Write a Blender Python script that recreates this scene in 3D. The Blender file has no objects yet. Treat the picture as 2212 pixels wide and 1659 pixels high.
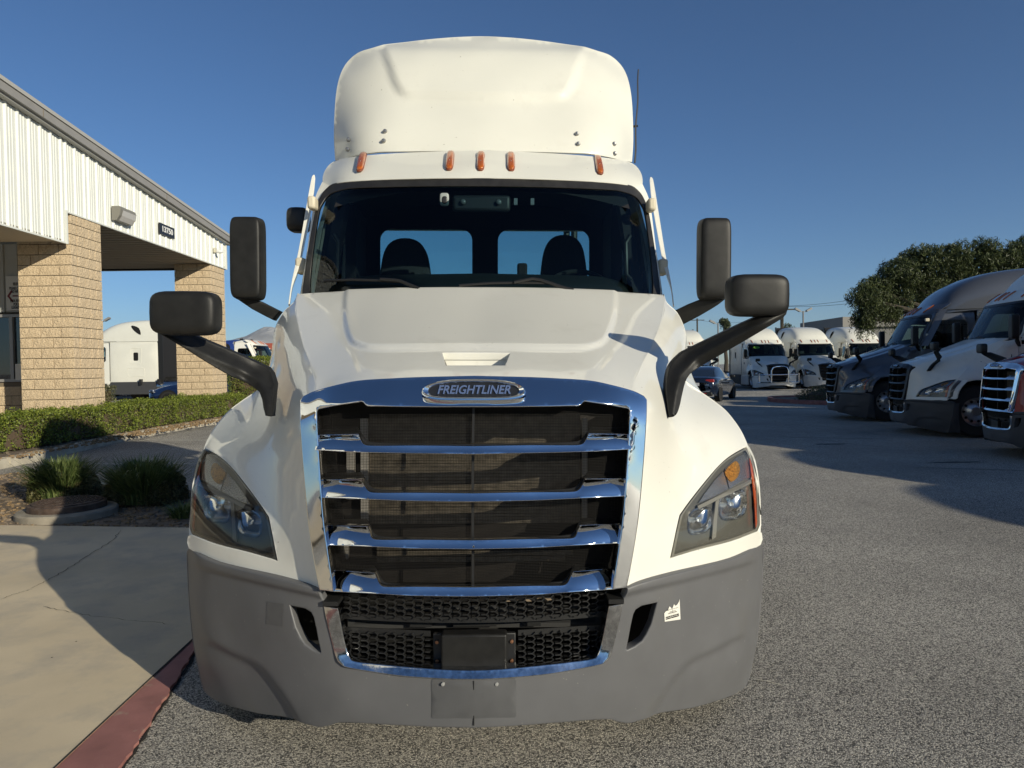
import bpy, bmesh, math, random
import numpy as np
from mathutils import Vector, Matrix
from mathutils.geometry import delaunay_2d_cdt
random.seed(7); np.random.seed(7)
S = bpy.context.scene
COL = S.collection

# ------------------------------------------------------------------ camera
F = 1536.0; H = 1.52; PITCH = math.radians(1.36); ROLL = 0.0145
cam = bpy.data.cameras.new("camera"); co = bpy.data.objects.new("camera", cam); COL.objects.link(co)
cam.sensor_width = 36.0; cam.lens = F / 2212 * 36; cam.clip_start = 0.05; cam.clip_end = 60000
_X = Vector((1, 0, 0)); _F = Vector((0, math.cos(PITCH), -math.sin(PITCH))); _U = Vector((0, math.sin(PITCH), math.cos(PITCH)))
cR = _X * math.cos(ROLL) - _U * math.sin(ROLL); cU = _X * math.sin(ROLL) + _U * math.cos(ROLL)
_m = Matrix((cR, cU, -_F)).transposed().to_4x4(); _m.translation = Vector((0, 0, H)); co.matrix_world = _m
S.camera = co
# ------------------------------------------------------------------ light
SUN_AZ = math.radians(45.0)      # behind the camera, to the right
SUN_EL = math.radians(18.0)
sun = bpy.data.lights.new("sun", 'SUN'); sun.energy = 5.0; sun.angle = math.radians(0.5); sun.color = (1.0, 0.92, 0.74)
so = bpy.data.objects.new("sun", sun); COL.objects.link(so)
sd = Vector((math.sin(SUN_AZ) * math.cos(SUN_EL), -math.cos(SUN_AZ) * math.cos(SUN_EL), math.sin(SUN_EL)))
so.rotation_euler = sd.to_track_quat('Z', 'Y').to_euler()
W = bpy.data.worlds.new("World"); S.world = W; W.use_nodes = True
nt = W.node_tree; nt.nodes.clear()
sky = nt.nodes.new('ShaderNodeTexSky'); sky.sky_type = 'NISHITA'; sky.sun_disc = False
sky.sun_elevation = SUN_EL; sky.sun_rotation = math.pi - SUN_AZ
sky.air_density = 0.95; sky.dust_density = 0.0; sky.ozone_density = 6.0; sky.altitude = 600
bg = nt.nodes.new('ShaderNodeBackground'); bg.inputs[1].default_value = 0.090
wo = nt.nodes.new('ShaderNodeOutputWorld')
nt.links.new(sky.outputs[0], bg.inputs[0]); nt.links.new(bg.outputs[0], wo.inputs[0])
S.view_settings.view_transform = 'Standard'; S.view_settings.look = 'None'
S.view_settings.exposure = 0.0; S.view_settings.gamma = 1.0; S.view_settings.use_curve_mapping = False
S.render.engine = 'CYCLES'
try:
    S.cycles.use_denoising = True
    S.cycles.max_bounces = 8; S.cycles.glossy_bounces = 4; S.cycles.transparent_max_bounces = 12
    S.cycles.transmission_bounces = 4; S.cycles.diffuse_bounces = 3
    S.cycles.sample_clamp_indirect = 4
except Exception: pass

# ------------------------------------------------------------------ view helper (pixel of the photo <-> place)
def ray(vx, vy):
    d = cR * ((vx - 1106) / F) + cU * (-(vy - 829.5) / F) + _F
    return d
CAM = Vector((0, 0, H))
def gz(x, y=0.0):                                   # the lot falls gently towards the right
    if x > -2: return -0.0145 * min(max(x, -15), 0)
    return -0.0145 * max(x, -15)
def ground(vx, vy, dz=0.0):
    d = ray(vx, vy); p = CAM.copy()
    z = 0.0
    for _ in range(8):
        t = (z + dz - H) / d.z; x = d.x * t; z = gz(x)
    return Vector((d.x * t, d.y * t, z + dz))
def aty(vx, vy, y):
    d = ray(vx, vy); t = y / d.y; return Vector((d.x * t, y, H + d.z * t))
def atx(vx, vy, x):
    d = ray(vx, vy); t = x / d.x; return Vector((x, d.y * t, H + d.z * t))

# ------------------------------------------------------------------ materials
MATS = {}
def mat(name, col=(.5, .5, .5), rough=.5, metal=0., coat=0., spec=.5, noise=None, bump=None, trans=0., alpha=1., emit=None, var=None, ior=1.45, specks=None):
    """noise=(scale, amount) colour variation, bump=(scale, strength, dist), var=(colour2, scale, lo, hi) second colour in patches"""
    if name in MATS: return MATS[name]
    m = bpy.data.materials.new(name); m.use_nodes = True; n = m.node_tree.nodes; l = m.node_tree.links
    b = n['Principled BSDF']
    b.inputs['Base Color'].default_value = (*col, 1); b.inputs['Roughness'].default_value = rough
    b.inputs['Metallic'].default_value = metal; b.inputs['Coat Weight'].default_value = coat
    b.inputs['Coat Roughness'].default_value = .04
    b.inputs['Specular IOR Level'].default_value = spec; b.inputs['Transmission Weight'].default_value = trans
    b.inputs['IOR'].default_value = ior
    tc = n.new('ShaderNodeTexCoord'); src = tc.outputs['Object']
    last = None
    if noise:
        t = n.new('ShaderNodeTexNoise'); t.inputs['Scale'].default_value = noise[0]; t.inputs['Detail'].default_value = 6
        l.new(src, t.inputs['Vector'])
        mr = n.new('ShaderNodeMapRange'); mr.inputs[1].default_value = .3; mr.inputs[2].default_value = .7
        mr.inputs[3].default_value = 1 - noise[1]; mr.inputs[4].default_value = 1 + noise[1]
        l.new(t.outputs['Fac'], mr.inputs[0])
        v = n.new('ShaderNodeVectorMath'); v.operation = 'SCALE'; v.inputs[0].default_value = col
        l.new(mr.outputs[0], v.inputs['Scale']); last = v.outputs[0]
    if var:
        t = n.new('ShaderNodeTexNoise'); t.inputs['Scale'].default_value = var[1]; t.inputs['Detail'].default_value = 8
        t.inputs['Roughness'].default_value = .65; l.new(src, t.inputs['Vector'])
        mr = n.new('ShaderNodeMapRange'); mr.inputs[1].default_value = var[2]; mr.inputs[2].default_value = var[3]
        l.new(t.outputs['Fac'], mr.inputs[0])
        mx = n.new('ShaderNodeMix'); mx.data_type = 'RGBA'; l.new(mr.outputs[0], mx.inputs['Factor'])
        if last: l.new(last, mx.inputs['A'])
        else: mx.inputs['A'].default_value = (*col, 1)
        mx.inputs['B'].default_value = (*var[0], 1); last = mx.outputs['Result']
    if specks:
        t = n.new('ShaderNodeTexNoise'); t.inputs['Scale'].default_value = specks[1]; t.inputs['Detail'].default_value = 1; l.new(src, t.inputs['Vector'])
        mr = n.new('ShaderNodeMapRange'); mr.inputs[1].default_value = specks[2]; mr.inputs[2].default_value = specks[2] + .03; l.new(t.outputs['Fac'], mr.inputs[0])
        mx = n.new('ShaderNodeMix'); mx.data_type = 'RGBA'; l.new(mr.outputs[0], mx.inputs['Factor'])
        if last: l.new(last, mx.inputs['A'])
        else: mx.inputs['A'].default_value = (*col, 1)
        mx.inputs['B'].default_value = (*specks[0], 1); last = mx.outputs['Result']
    if last: l.new(last, b.inputs['Base Color'])
    if bump:
        t = n.new('ShaderNodeTexNoise'); t.inputs['Scale'].default_value = bump[0]; t.inputs['Detail'].default_value = 5
        l.new(src, t.inputs['Vector'])
        bp = n.new('ShaderNodeBump'); bp.inputs['Strength'].default_value = bump[1]; bp.inputs['Distance'].default_value = bump[2]
        l.new(t.outputs['Fac'], bp.inputs['Height']); l.new(bp.outputs[0], b.inputs['Normal'])
    if emit: b.inputs['Emission Color'].default_value = (*emit[0], 1); b.inputs['Emission Strength'].default_value = emit[1]
    MATS[name] = m; return m

def glass_mat(name, tint, refl=.07, rough=.02):
    if name in MATS: return MATS[name]
    m = bpy.data.materials.new(name); m.use_nodes = True; n = m.node_tree.nodes; l = m.node_tree.links
    n.remove(n['Principled BSDF']); out = n['Material Output']
    tr = n.new('ShaderNodeBsdfTransparent'); tr.inputs[0].default_value = (*tint, 1)
    gl = n.new('ShaderNodeBsdfGlossy'); gl.inputs['Roughness'].default_value = rough
    lw = n.new('ShaderNodeFresnel'); lw.inputs['IOR'].default_value = 1.45
    ml = n.new('ShaderNodeMath'); ml.operation = 'MULTIPLY'; ml.inputs[1].default_value = refl / .04
    ml.use_clamp = True
    mx = n.new('ShaderNodeMixShader'); l.new(lw.outputs[0], ml.inputs[0]); l.new(ml.outputs[0], mx.inputs[0])
    l.new(tr.outputs[0], mx.inputs[1]); l.new(gl.outputs[0], mx.inputs[2]); l.new(mx.outputs[0], out.inputs[0])
    MATS[name] = m; return m

PAINT = mat("white_paint", (.76, .748, .67), .34, coat=.65, specks=((.30, .26, .20), 75, .79), noise=(1.3, .02), var=((.64, .62, .54), 2.2, .56, .85))
ROOFWHITE = mat("white_fibreglass", (.73, .72, .635), .42, specks=((.30, .26, .20), 60, .79), coat=.45, noise=(3, .02), bump=(2.0, .05, .02), var=((.64, .62, .54), 3, .6, .9))
CHROME = mat("chrome", (.86, .87, .88), .045, metal=1.)
CHROME_D = mat("chrome_dirty", (.62, .62, .62), .12, metal=1., noise=(60, .25), bump=(90, .15, .002))
BUMPER = mat("bumper_grey_plastic", (.116, .117, .121), .48, specks=((.24, .23, .21), 85, .77), noise=(9, .05), var=((.118, .117, .114), 5, .55, .8), bump=(500, .12, .001))
BUMPER_D = mat("bumper_clean_patch", (.092, .093, .096), .45, noise=(14, .08))
BLACK = mat("black_plastic", (.016, .016, .016), .42)
BLACK_M = mat("black_textured_plastic", (.015, .0148, .014), .45, spec=.3, noise=(22, .2), bump=(420, .3, .0015), var=((.035, .033, .03), 30, .66, .85))
RUBBER = mat("black_rubber", (.022, .021, .020), .42, noise=(20, .25))
DARK = mat("dark_void", (.008, .008, .008), .9)
TYRE = mat("tyre_rubber", (.02, .02, .02), .85)
STEELW = mat("wheel_alloy", (.55, .55, .55), .3, metal=.9)
AMBER = mat("amber_lens", (.42, .10, .008), .12, coat=1., noise=(60, .25))
AMBERB = mat("amber_bright_lens", (.72, .36, .07), .22, coat=.6, metal=.6, noise=(120, .6), bump=(110, .7, .004))
AMBERS = mat("amber_side_reflector", (.55, .10, .03), .2, coat=1.)
GLASS = glass_mat("windscreen_glass", (.50, .66, .68), .034)
SGLASS = glass_mat("side_window_glass", (.40, .52, .54), .09)
LENS = glass_mat("headlamp_lens", (.86, .86, .83), .05, .05)
HOUS = mat("lamp_housing", (.17, .168, .158), .25, coat=.5, metal=.3)
REFL = mat("lamp_reflector", (.95, .95, .95), .16, metal=1.)
RIBS = mat("ribbed_silver", (.6, .62, .66), .22, metal=.9, bump=(120, .6, .004))
CLOTH = mat("dark_cloth", (.012, .012, .014), .9)
DASH = mat("dashboard_plastic", (.012, .015, .015), .6)
LABELW = mat("white_label", (.75, .73, .66), .6, var=((.5, .48, .42), 60, .6, .8))
TEXTB = mat("black_print", (.02, .02, .02), .6)
COPPER = mat("copper_screw", (.45, .22, .12), .35, metal=.8)
BOLT = mat("steel_bolt", (.35, .34, .32), .35, metal=.9)
WBOLT = mat("white_screw", (.30, .30, .29), .5)

# ------------------------------------------------------------------ object helpers
CH = {}
def link(o, parent=None):
    COL.objects.link(o)
    if parent is not None: o.parent = parent; CH.setdefault(parent.name, []).append(o)
    return o
def empty(name, loc=(0, 0, 0), rz=0., parent=None, label=None, cat=None, group=None):
    o = bpy.data.objects.new(name, None); o.empty_display_size = .1
    o.location = loc; o.rotation_euler = (0, 0, rz); link(o, parent); tag(o, label, cat, group); return o
def tag(o, label=None, cat=None, group=None, kind=None):
    if label: o['label'] = label
    if cat: o['category'] = cat
    if group: o['group'] = group
    if kind: o['kind'] = kind
    return o
def mesh_obj(name, verts, faces, m, parent=None, smooth=35, mats=None, fm=None):
    me = bpy.data.meshes.new(name); me.from_pydata([tuple(v) for v in verts], [], faces)
    if mats:
        for x in mats: me.materials.append(x)
        if fm is not None: me.polygons.foreach_set('material_index', fm)
    else: me.materials.append(m)
    me.validate(clean_customdata=False)
    if smooth:
        me.polygons.foreach_set('use_smooth', [True] * len(me.polygons))
        me.set_sharp_from_angle(angle=math.radians(smooth))
    me.update()
    o = bpy.data.objects.new(name, me); return link(o, parent)
class MB:
    def __init__(s): s.v = []; s.f = []; s.m = []
    def add(s, v, f, mi=0):
        b = len(s.v); s.v += [Vector(p) for p in v]; s.f += [tuple(b + i for i in q) for q in f]; s.m += [mi] * len(f); return s
    def box(s, c, d, R=None, mi=0):
        c = Vector(c); x, y, z = d[0] / 2, d[1] / 2, d[2] / 2
        v = [Vector((a * x, b * y, e * z)) for a in (-1, 1) for b in (-1, 1) for e in (-1, 1)]
        if R is not None: v = [R @ p for p in v]
        return s.add([p + c for p in v], [(0, 1, 3, 2), (4, 6, 7, 5), (0, 4, 5, 1), (2, 3, 7, 6), (0, 2, 6, 4), (1, 5, 7, 3)], mi)
    def bar(s, a, b, w, h=None, up=(0, 0, 1), mi=0):
        a, b = Vector(a), Vector(b); h = h or w; d = b - a; L = d.length
        if L < 1e-7: return s
        d /= L; u = Vector(up)
        if abs(d.dot(u)) > .98: u = Vector((0, 1, 0))
        r = d.cross(u).normalized(); u = r.cross(d)
        v = []
        for p in (a, b):
            for i, j in ((-1, -1), (1, -1), (1, 1), (-1, 1)): v.append(p + r * (i * w / 2) + u * (j * h / 2))
        return s.add(v, [(3, 2, 1, 0), (4, 5, 6, 7), (0, 1, 5, 4), (1, 2, 6, 5), (2, 3, 7, 6), (3, 0, 4, 7)], mi)
    def tube(s, pts, r, n=8, mi=0, cap=True):
        pts = [Vector(p) for p in pts]; rs = r if isinstance(r, (list, tuple)) else [r] * len(pts)
        v = []; u = None
        for i, p in enumerate(pts):
            d = (pts[min(i + 1, len(pts) - 1)] - pts[max(i - 1, 0)]).normalized()
            if u is None: u = d.orthogonal().normalized()
            else: u = (u - d * u.dot(d)).normalized()
            w = d.cross(u)
            for k in range(n):
                a = 2 * math.pi * k / n; v.append(p + (u * math.cos(a) + w * math.sin(a)) * rs[i])
        f = []
        for i in range(len(pts) - 1):
            for k in range(n):
                f.append((i * n + k, i * n + (k + 1) % n, (i + 1) * n + (k + 1) % n, (i + 1) * n + k))
        if cap: f.append(tuple(reversed(range(n)))); f.append(tuple(range((len(pts) - 1) * n, len(pts) * n)))
        return s.add(v, f, mi)
    def lathe(s, prof, c=(0, 0, 0), axis='z', n=24, mi=0, M=None):
        v = []
        for (r, h) in prof:
            for k in range(n):
                a = 2 * math.pi * k / n; x, y = r * math.cos(a), r * math.sin(a)
                p = {'z': (x, y, h), 'y': (x, h, y), 'x': (h, x, y)}[axis]
                p = Vector(p)
                if M is not None: p = M @ p
                v.append(p + Vector(c))
        f = [(i * n + k, i * n + (k + 1) % n, (i + 1) * n + (k + 1) % n, (i + 1) * n + k) for i in range(len(prof) - 1) for k in range(n)]
        return s.add(v, f, mi)
    def prism(s, poly, h, M=None, mi=0):
        """polygon list of (x,y), extruded 0..h in z, then M"""
        n = len(poly); v = [Vector((x, y, z)) for z in (0, h) for (x, y) in poly]
        if M is not None: v = [M @ p for p in v]
        return s.add(v, [tuple(reversed(range(n))), tuple(range(n, 2 * n))] + [(i, (i + 1) % n, n + (i + 1) % n, n + i) for i in range(n)], mi)
    def build(s, name, m, parent=None, smooth=35, mats=None):
        return mesh_obj(name, s.v, s.f, m, parent, smooth, mats, s.m if mats else None)
def bevel(o, w=.01, seg=2, ang=40):
    b = o.modifiers.new('bevel', 'BEVEL'); b.width = w; b.segments = seg; b.limit_method = 'ANGLE'; b.angle_limit = math.radians(ang)
    return o
def bake(o):                                        # apply modifiers so that copies can share plain mesh data
    dg = bpy.context.evaluated_depsgraph_get(); dg.update()
    me = bpy.data.meshes.new_from_object(o.evaluated_get(dg)); o.modifiers.clear(); o.data = me; return o
def text_obj(name, body, size, m, parent, M, ext=.002, shear=0., sx=1., bold=0., align='CENTER', lh=1.0):
    cu = bpy.data.curves.new(name, 'FONT'); cu.body = body; cu.size = size; cu.extrude = ext; cu.shear = shear; cu.offset = bold
    cu.align_x = align; cu.align_y = 'CENTER'; cu.space_line = lh; cu.resolution_u = 3
    t = bpy.data.objects.new("tmp", cu); COL.objects.link(t)
    dg = bpy.context.evaluated_depsgraph_get(); dg.update()
    me = bpy.data.meshes.new_from_object(t.evaluated_get(dg)); bpy.data.objects.remove(t)
    me.transform(M @ Matrix.Diagonal((sx, 1, 1, 1))); me.materials.clear(); me.materials.append(m)
    o = bpy.data.objects.new(name, me); return link(o, parent)
def cr(pts, n=6, closed=False):                     # Catmull-Rom through the points
    P = [np.array(p, float) for p in pts]; out = []; N = len(P)
    rng = range(N if closed else N - 1)
    for i in rng:
        p1, p2 = P[i], P[(i + 1) % N]
        p0 = P[i - 1] if (closed or i > 0) else 2 * p1 - p2
        p3 = P[(i + 2) % N] if (closed or i + 2 < N) else 2 * p2 - p1
        for k in range(n):
            t = k / n
            out.append(.5 * ((2 * p1) + (-p0 + p2) * t + (2 * p0 - 5 * p1 + 4 * p2 - p3) * t * t + (-p0 + 3 * p1 - 3 * p2 + p3) * t ** 3))
    if not closed: out.append(P[-1])
    return [tuple(p) for p in out]
def rrect(x0, y0, x1, y1, r, n=5):
    o = []
    for cx, cy, a in ((x1 - r, y1 - r, 0), (x0 + r, y1 - r, 90), (x0 + r, y0 + r, 180), (x1 - r, y0 + r, 270)):
        for k in range(n + 1):
            t = math.radians(a + 90 * k / n); o.append((cx + r * math.cos(t), cy + r * math.sin(t)))
    return o
def inside(poly, x, y):
    c = False; n = len(poly); j = n - 1
    for i in range(n):
        xi, yi = poly[i]; xj, yj = poly[j]
        if (yi > y) != (yj > y) and x < (xj - xi) * (y - yi) / (yj - yi) + xi: c = not c
        j = i
    return c
def tps(pts, lam=1e-5):
    """thin plate spline through (a, b, value) rows -> f(a, b)"""
    P = np.array(pts, float); n = len(P); s = np.ptp(P[:, :2]) or 1; A = P[:, :2] / s
    def U(r2): return np.where(r2 > 1e-12, .5 * r2 * np.log(np.maximum(r2, 1e-12)), 0)
    d2 = ((A[:, None] - A[None]) ** 2).sum(-1); K = U(d2) + np.diag(np.broadcast_to(lam, n))
    Q = np.hstack([np.ones((n, 1)), A]); L = np.zeros((n + 3, n + 3)); L[:n, :n] = K; L[:n, n:] = Q; L[n:, :n] = Q.T
    w = np.linalg.solve(L, np.concatenate([P[:, 2], np.zeros(3)]))
    def f(a, b):
        q = np.array([a, b], float) / s; r2 = ((A - q) ** 2).sum(1)
        return float(U(r2) @ w[:n] + w[n] + w[n + 1] * q[0] + w[n + 2] * q[1])
    return f
def triangulate(outline, holes, step):
    """constrained triangulation of an outline with holes and a regular grid of inner points"""
    V = []; E = []
    for loop in [outline] + holes:
        b = len(V); V += [Vector((p[0], p[1])) for p in loop]; n = len(loop)
        E += [(b + i, b + (i + 1) % n) for i in range(n)]
    B = np.array([(v.x, v.y) for v in V])
    xs = [p[0] for p in outline]; ys = [p[1] for p in outline]
    y = min(ys) + step * .5; row = 0
    while y < max(ys):
        x = min(xs) + step * (.5 if row % 2 else 1.0)
        while x < max(xs):
            if inside(outline, x, y) and not any(inside(h, x, y) for h in holes):
                if np.min((B[:, 0] - x) ** 2 + (B[:, 1] - y) ** 2) > (step * .45) ** 2: V.append(Vector((x, y)))
            x += step
        y += step * .87; row += 1
    r = delaunay_2d_cdt(V, E, [], 0, 1e-6)
    vv = [(v.x, v.y) for v in r[0]]; tri = []
    for f in r[2]:
        cx = sum(vv[i][0] for i in f) / 3; cy = sum(vv[i][1] for i in f) / 3
        if inside(outline, cx, cy) and not any(inside(h, cx, cy) for h in holes): tri.append(tuple(f))
    return vv, tri
def sheet(name, outline, lift, m, parent, holes=(), step=9, thick=.02, back=(0, 1, 0), bev=0., mirror=None, label=None, flipcheck=(0, -1, 0), smooth=35):
    """plate over a 2D outline; lift(a,b)->Vector; rim of real thickness; mirror: None | 'weld' | 'both' | 'flip'"""
    outline = list(outline); forced = set()
    if mirror == 'weld':
        new = []; n = len(outline); X0 = [abs(Vector(lift(*p)).x) < 4e-3 for p in outline]
        for i in range(n):
            a, b = outline[i], outline[(i + 1) % n]; new.append(a)
            if X0[i]: forced.add((round(a[0], 2), round(a[1], 2)))
            if X0[i] and X0[(i + 1) % n]:
                L = math.hypot(b[0] - a[0], b[1] - a[1]); k = int(L / step)
                for q in range(1, k + 1):
                    t = q / (k + 1); p = (a[0] + (b[0] - a[0]) * t, a[1] + (b[1] - a[1]) * t); new.append(p); forced.add((round(p[0], 2), round(p[1], 2)))
        outline = new
    vv, tri = triangulate(outline, [list(h) for h in holes], step)
    P = [Vector(lift(*p)) for p in vv]
    for i, p in enumerate(vv):
        if (round(p[0], 2), round(p[1], 2)) in forced: P[i].x = 0
    fc = Vector(flipcheck); T = []
    for t in tri:
        nrm = (P[t[1]] - P[t[0]]).cross(P[t[2]] - P[t[0]])
        T.append(t if nrm.dot(fc) > 0 else (t[0], t[2], t[1]))
    cnt = {}
    for t in T:
        for a, b in ((t[0], t[1]), (t[1], t[2]), (t[2], t[0])):
            cnt[(a, b)] = cnt.get((a, b), 0) + 1
    bd = [(a, b) for (a, b) in cnt if (b, a) not in cnt]
    if mirror == 'weld': bd = [(a, b) for a, b in bd if not (abs(P[a].x) < 2e-3 and abs(P[b].x) < 2e-3)]
    bk = Vector(back).normalized()
    outn = {}
    for a, b in bd:
        e = (P[b] - P[a]); o = e.cross(-bk)
        if o.length > 1e-9:
            o = -o.normalized() if False else o.normalized()
            for i in (a, b): outn[i] = outn.get(i, Vector()) + o
    V = list(P); faces = list(T)
    # decide sign of the outward direction once
    idx = sorted({i for e in bd for i in e})
    rings = [(0, 0)]
    if bev > 0: rings += [(.5 * bev, .13 * bev), (.87 * bev, .5 * bev), (bev, bev)]
    rings += [(bev, thick)]
    prev = {i: i for i in idx}
    for (oo, bb) in rings[1:]:
        cur = {}
        for i in idx:
            o = outn.get(i, Vector()); o = o.normalized() if o.length > 1e-9 else o
            cur[i] = len(V); p = P[i] + o * oo + bk * bb
            if mirror == 'weld' and abs(P[i].x) < 2e-3: p.x = 0
            V.append(p)
        for a, b in bd: faces.append((b, a, cur[a], cur[b]) if prev is None else (prev[b], prev[a], cur[a], cur[b]))
        prev = cur
    def mk(VV, FF):
        o = mesh_obj(name, VV, FF, m, parent, smooth)
        if label: o['label'] = label
        return o
    if mirror is None: return mk(V, faces)
    Vm = [Vector((-p.x, p.y, p.z)) for p in V]; Fm = [tuple(reversed(f)) for f in faces]
    if mirror == 'both': return [mk(V, faces), mk(Vm, Fm)]
    if mirror == 'flip': return mk(Vm, Fm)
    if mirror == 'weld':
        n = len(V); mp = {}; VV = [Vector(p) for p in V]
        for i, p in enumerate(V):
            if abs(p.x) < 2e-3: VV[i].x = 0; mp[i] = i
        for i, p in enumerate(Vm):
            if i not in mp: mp[i] = len(VV); VV.append(p)
        return mk(VV, faces + [tuple(mp[i] for i in f) for f in Fm])
def loft(name, rows, m, parent, sub=(3, 3), smooth=50, mirror=None, close=False, label=None, flip=False):
    R = [cr(r, sub[1]) if sub[1] > 1 else list(r) for r in rows]
    if sub[0] > 1:
        cols = [cr([r[j] for r in R], sub[0]) for j in range(len(R[0]))]
        R = [[c[i] for c in cols] for i in range(len(cols[0]))]
    nr, nc = len(R), len(R[0]); V = [Vector(p) for r in R for p in r]
    Fs = []
    for i in range(nr - 1):
        for j in range(nc if close else nc - 1):
            a, b = i * nc + j, i * nc + (j + 1) % nc
            Fs.append((a, b, b + nc, a + nc) if not flip else (a, a + nc, b + nc, b))
    def mk(VV, FF):
        o = mesh_obj(name, VV, FF, m, parent, smooth)
        if label: o['label'] = label
        return o
    if mirror == 'both':
        a = mk(V, Fs); b = mk([Vector((-p.x, p.y, p.z)) for p in V], [tuple(reversed(f)) for f in Fs]); return [a, b]
    if mirror == 'weld':
        n = len(V); return mk(V + [Vector((-p.x, p.y, p.z)) for p in V], Fs + [tuple(n + i for i in reversed(f)) for f in Fs])
    return mk(V, Fs)
def sbox(name, c, d, m, parent, e=.35, n=(14, 20), taper=0., label=None):
    """rounded (superellipsoid) box"""
    v = []; f = []
    def sg(t, p): return math.copysign(abs(t) ** p, t)
    for i in range(n[0] + 1):
        th = -math.pi / 2 + math.pi * i / n[0]
        for j in range(n[1]):
            ph = 2 * math.pi * j / n[1]
            x = sg(math.cos(th), e) * sg(math.cos(ph), e); y = sg(math.sin(th), e); z = sg(math.cos(th), e) * sg(math.sin(ph), e)
            k = 1 - taper * (y + 1) / 2
            v.append((c[0] + x * d[0] / 2 * k, c[1] + y * d[1] / 2, c[2] + z * d[2] / 2 * k))
    for i in range(n[0]):
        for j in range(n[1]):
            f.append((i * n[1] + j, i * n[1] + (j + 1) % n[1], (i + 1) * n[1] + (j + 1) % n[1], (i + 1) * n[1] + j))
    o = mesh_obj(name, v, f, m, parent, 60)
    if label: o['label'] = label
    return o
def copy_tree(o, parent=None, remat=None, skip=()):
    c = o.copy(); link(c, parent)
    if remat and c.type == 'MESH':
        for i, s in enumerate(c.material_slots):
            if s.material and s.material.name in remat:
                new = remat[s.material.name]; s.link = 'OBJECT'; s.material = new
    for ch in CH.get(o.name, []):
        if ch.name.split('.')[0] in skip: continue
        copy_tree(ch, c, remat, skip)
    return c

# ================================================================== ground and setting (first the large structure)
def ground_sheet(name, pts, m, dz=0.0, thick=0., parent=None):
    """flat polygon laid on the sloping lot; pts are (x, y)"""
    n = len(pts); v = [(x, y, gz(x) + dz) for x, y in pts]; f = [tuple(range(n))]
    if thick:
        v += [(x, y, gz(x) + dz - thick) for x, y in pts]
        f += [(i, n + i, n + (i + 1) % n, (i + 1) % n) for i in range(n)]
    return mesh_obj(name, v, f, m, parent, 0)

def asphalt_mat(name, lo, hi, scale, warm=1.0, bstr=1.0, dist=.006):
    m = bpy.data.materials.new(name); m.use_nodes = True; n = m.node_tree.nodes; l = m.node_tree.links
    b = n['Principled BSDF']; b.inputs['Roughness'].default_value = .8; b.inputs['Specular IOR Level'].default_value = .25
    tc = n.new('ShaderNodeTexCoord')
    vo = n.new('ShaderNodeTexVoronoi'); vo.feature = 'F1'; vo.inputs['Scale'].default_value = scale
    vo.inputs['Randomness'].default_value = 1; l.new(tc.outputs['Object'], vo.inputs['Vector'])
    sep = n.new('ShaderNodeSeparateColor'); l.new(vo.outputs['Color'], sep.inputs[0])
    ramp = n.new('ShaderNodeValToRGB'); e = ramp.color_ramp.elements
    e[0].position = .0; e[0].color = (*[lo * k for k in (1.0, .97, .90)], 1); e[1].position = 1; e[1].color = (*[hi * k for k in (1.04, .97, .82)], 1)
    k = e.new(.5); k.color = (*[(lo * .5 + hi * .5) * k for k in (1.03, .97, .86)], 1)
    l.new(sep.outputs[0], ramp.inputs[0])
    # crevices between the stones are darker binder
    cr_ = n.new('ShaderNodeMapRange'); cr_.inputs[1].default_value = .35; cr_.inputs[2].default_value = .85; cr_.inputs[3].default_value = 1; cr_.inputs[4].default_value = .30
    l.new(vo.outputs['Distance'], cr_.inputs[0])
    big = n.new('ShaderNodeTexNoise'); big.inputs['Scale'].default_value = .55; big.inputs['Detail'].default_value = 7; big.inputs['Roughness'].default_value = .6
    l.new(tc.outputs['Object'], big.inputs['Vector'])
    br = n.new('ShaderNodeMapRange'); br.inputs[1].default_value = .3; br.inputs[2].default_value = .7; br.inputs[3].default_value = .80; br.inputs[4].default_value = 1.2
    l.new(big.outputs['Fac'], br.inputs[0])
    mm = n.new('ShaderNodeMath'); mm.operation = 'MULTIPLY'; l.new(cr_.outputs[0], mm.inputs[0]); l.new(br.outputs[0], mm.inputs[1])
    sc = n.new('ShaderNodeVectorMath'); sc.operation = 'SCALE'; l.new(ramp.outputs[0], sc.inputs[0]); l.new(mm.outputs[0], sc.inputs['Scale'])
    l.new(sc.outputs[0], b.inputs['Base Color'])
    nn = n.new('ShaderNodeTexNoise'); nn.inputs['Scale'].default_value = scale * 1.7; nn.inputs['Detail'].default_value = 3; l.new(tc.outputs['Object'], nn.inputs['Vector'])
    hs = n.new('ShaderNodeMath'); hs.operation = 'SUBTRACT'; hs.inputs[0].default_value = 1; l.new(vo.outputs['Distance'], hs.inputs[1])
    ha = n.new('ShaderNodeMath'); ha.operation = 'ADD'; l.new(hs.outputs[0], ha.inputs[0]); l.new(nn.outputs['Fac'], ha.inputs[1])
    bp = n.new('ShaderNodeBump'); bp.inputs['Strength'].default_value = bstr; bp.inputs['Distance'].default_value = dist
    l.new(ha.outputs[0], bp.inputs['Height']); l.new(bp.outputs[0], b.inputs['Normal'])
    return m
ASPH = asphalt_mat("worn_asphalt", .07, .78, 170, dist=.0045)
ASPH2 = asphalt_mat("smooth_asphalt", .12, .24, 120, bstr=.6, dist=.003)
CONC = mat("broom_finished_concrete", (.60, .50, .345), .9, noise=(1.1, .16), var=((.44, .385, .30), 2.6, .46, .72), bump=(160, .35, .004))
CURBM = mat("old_kerb_concrete", (.42, .38, .30), .9, noise=(5, .18), bump=(60, .5, .006))
REDP = mat("faded_red_paint", (.29, .128, .112), .8, noise=(5, .22), var=((.36, .28, .21), 7, .56, .74), bump=(90, .4, .003))
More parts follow.
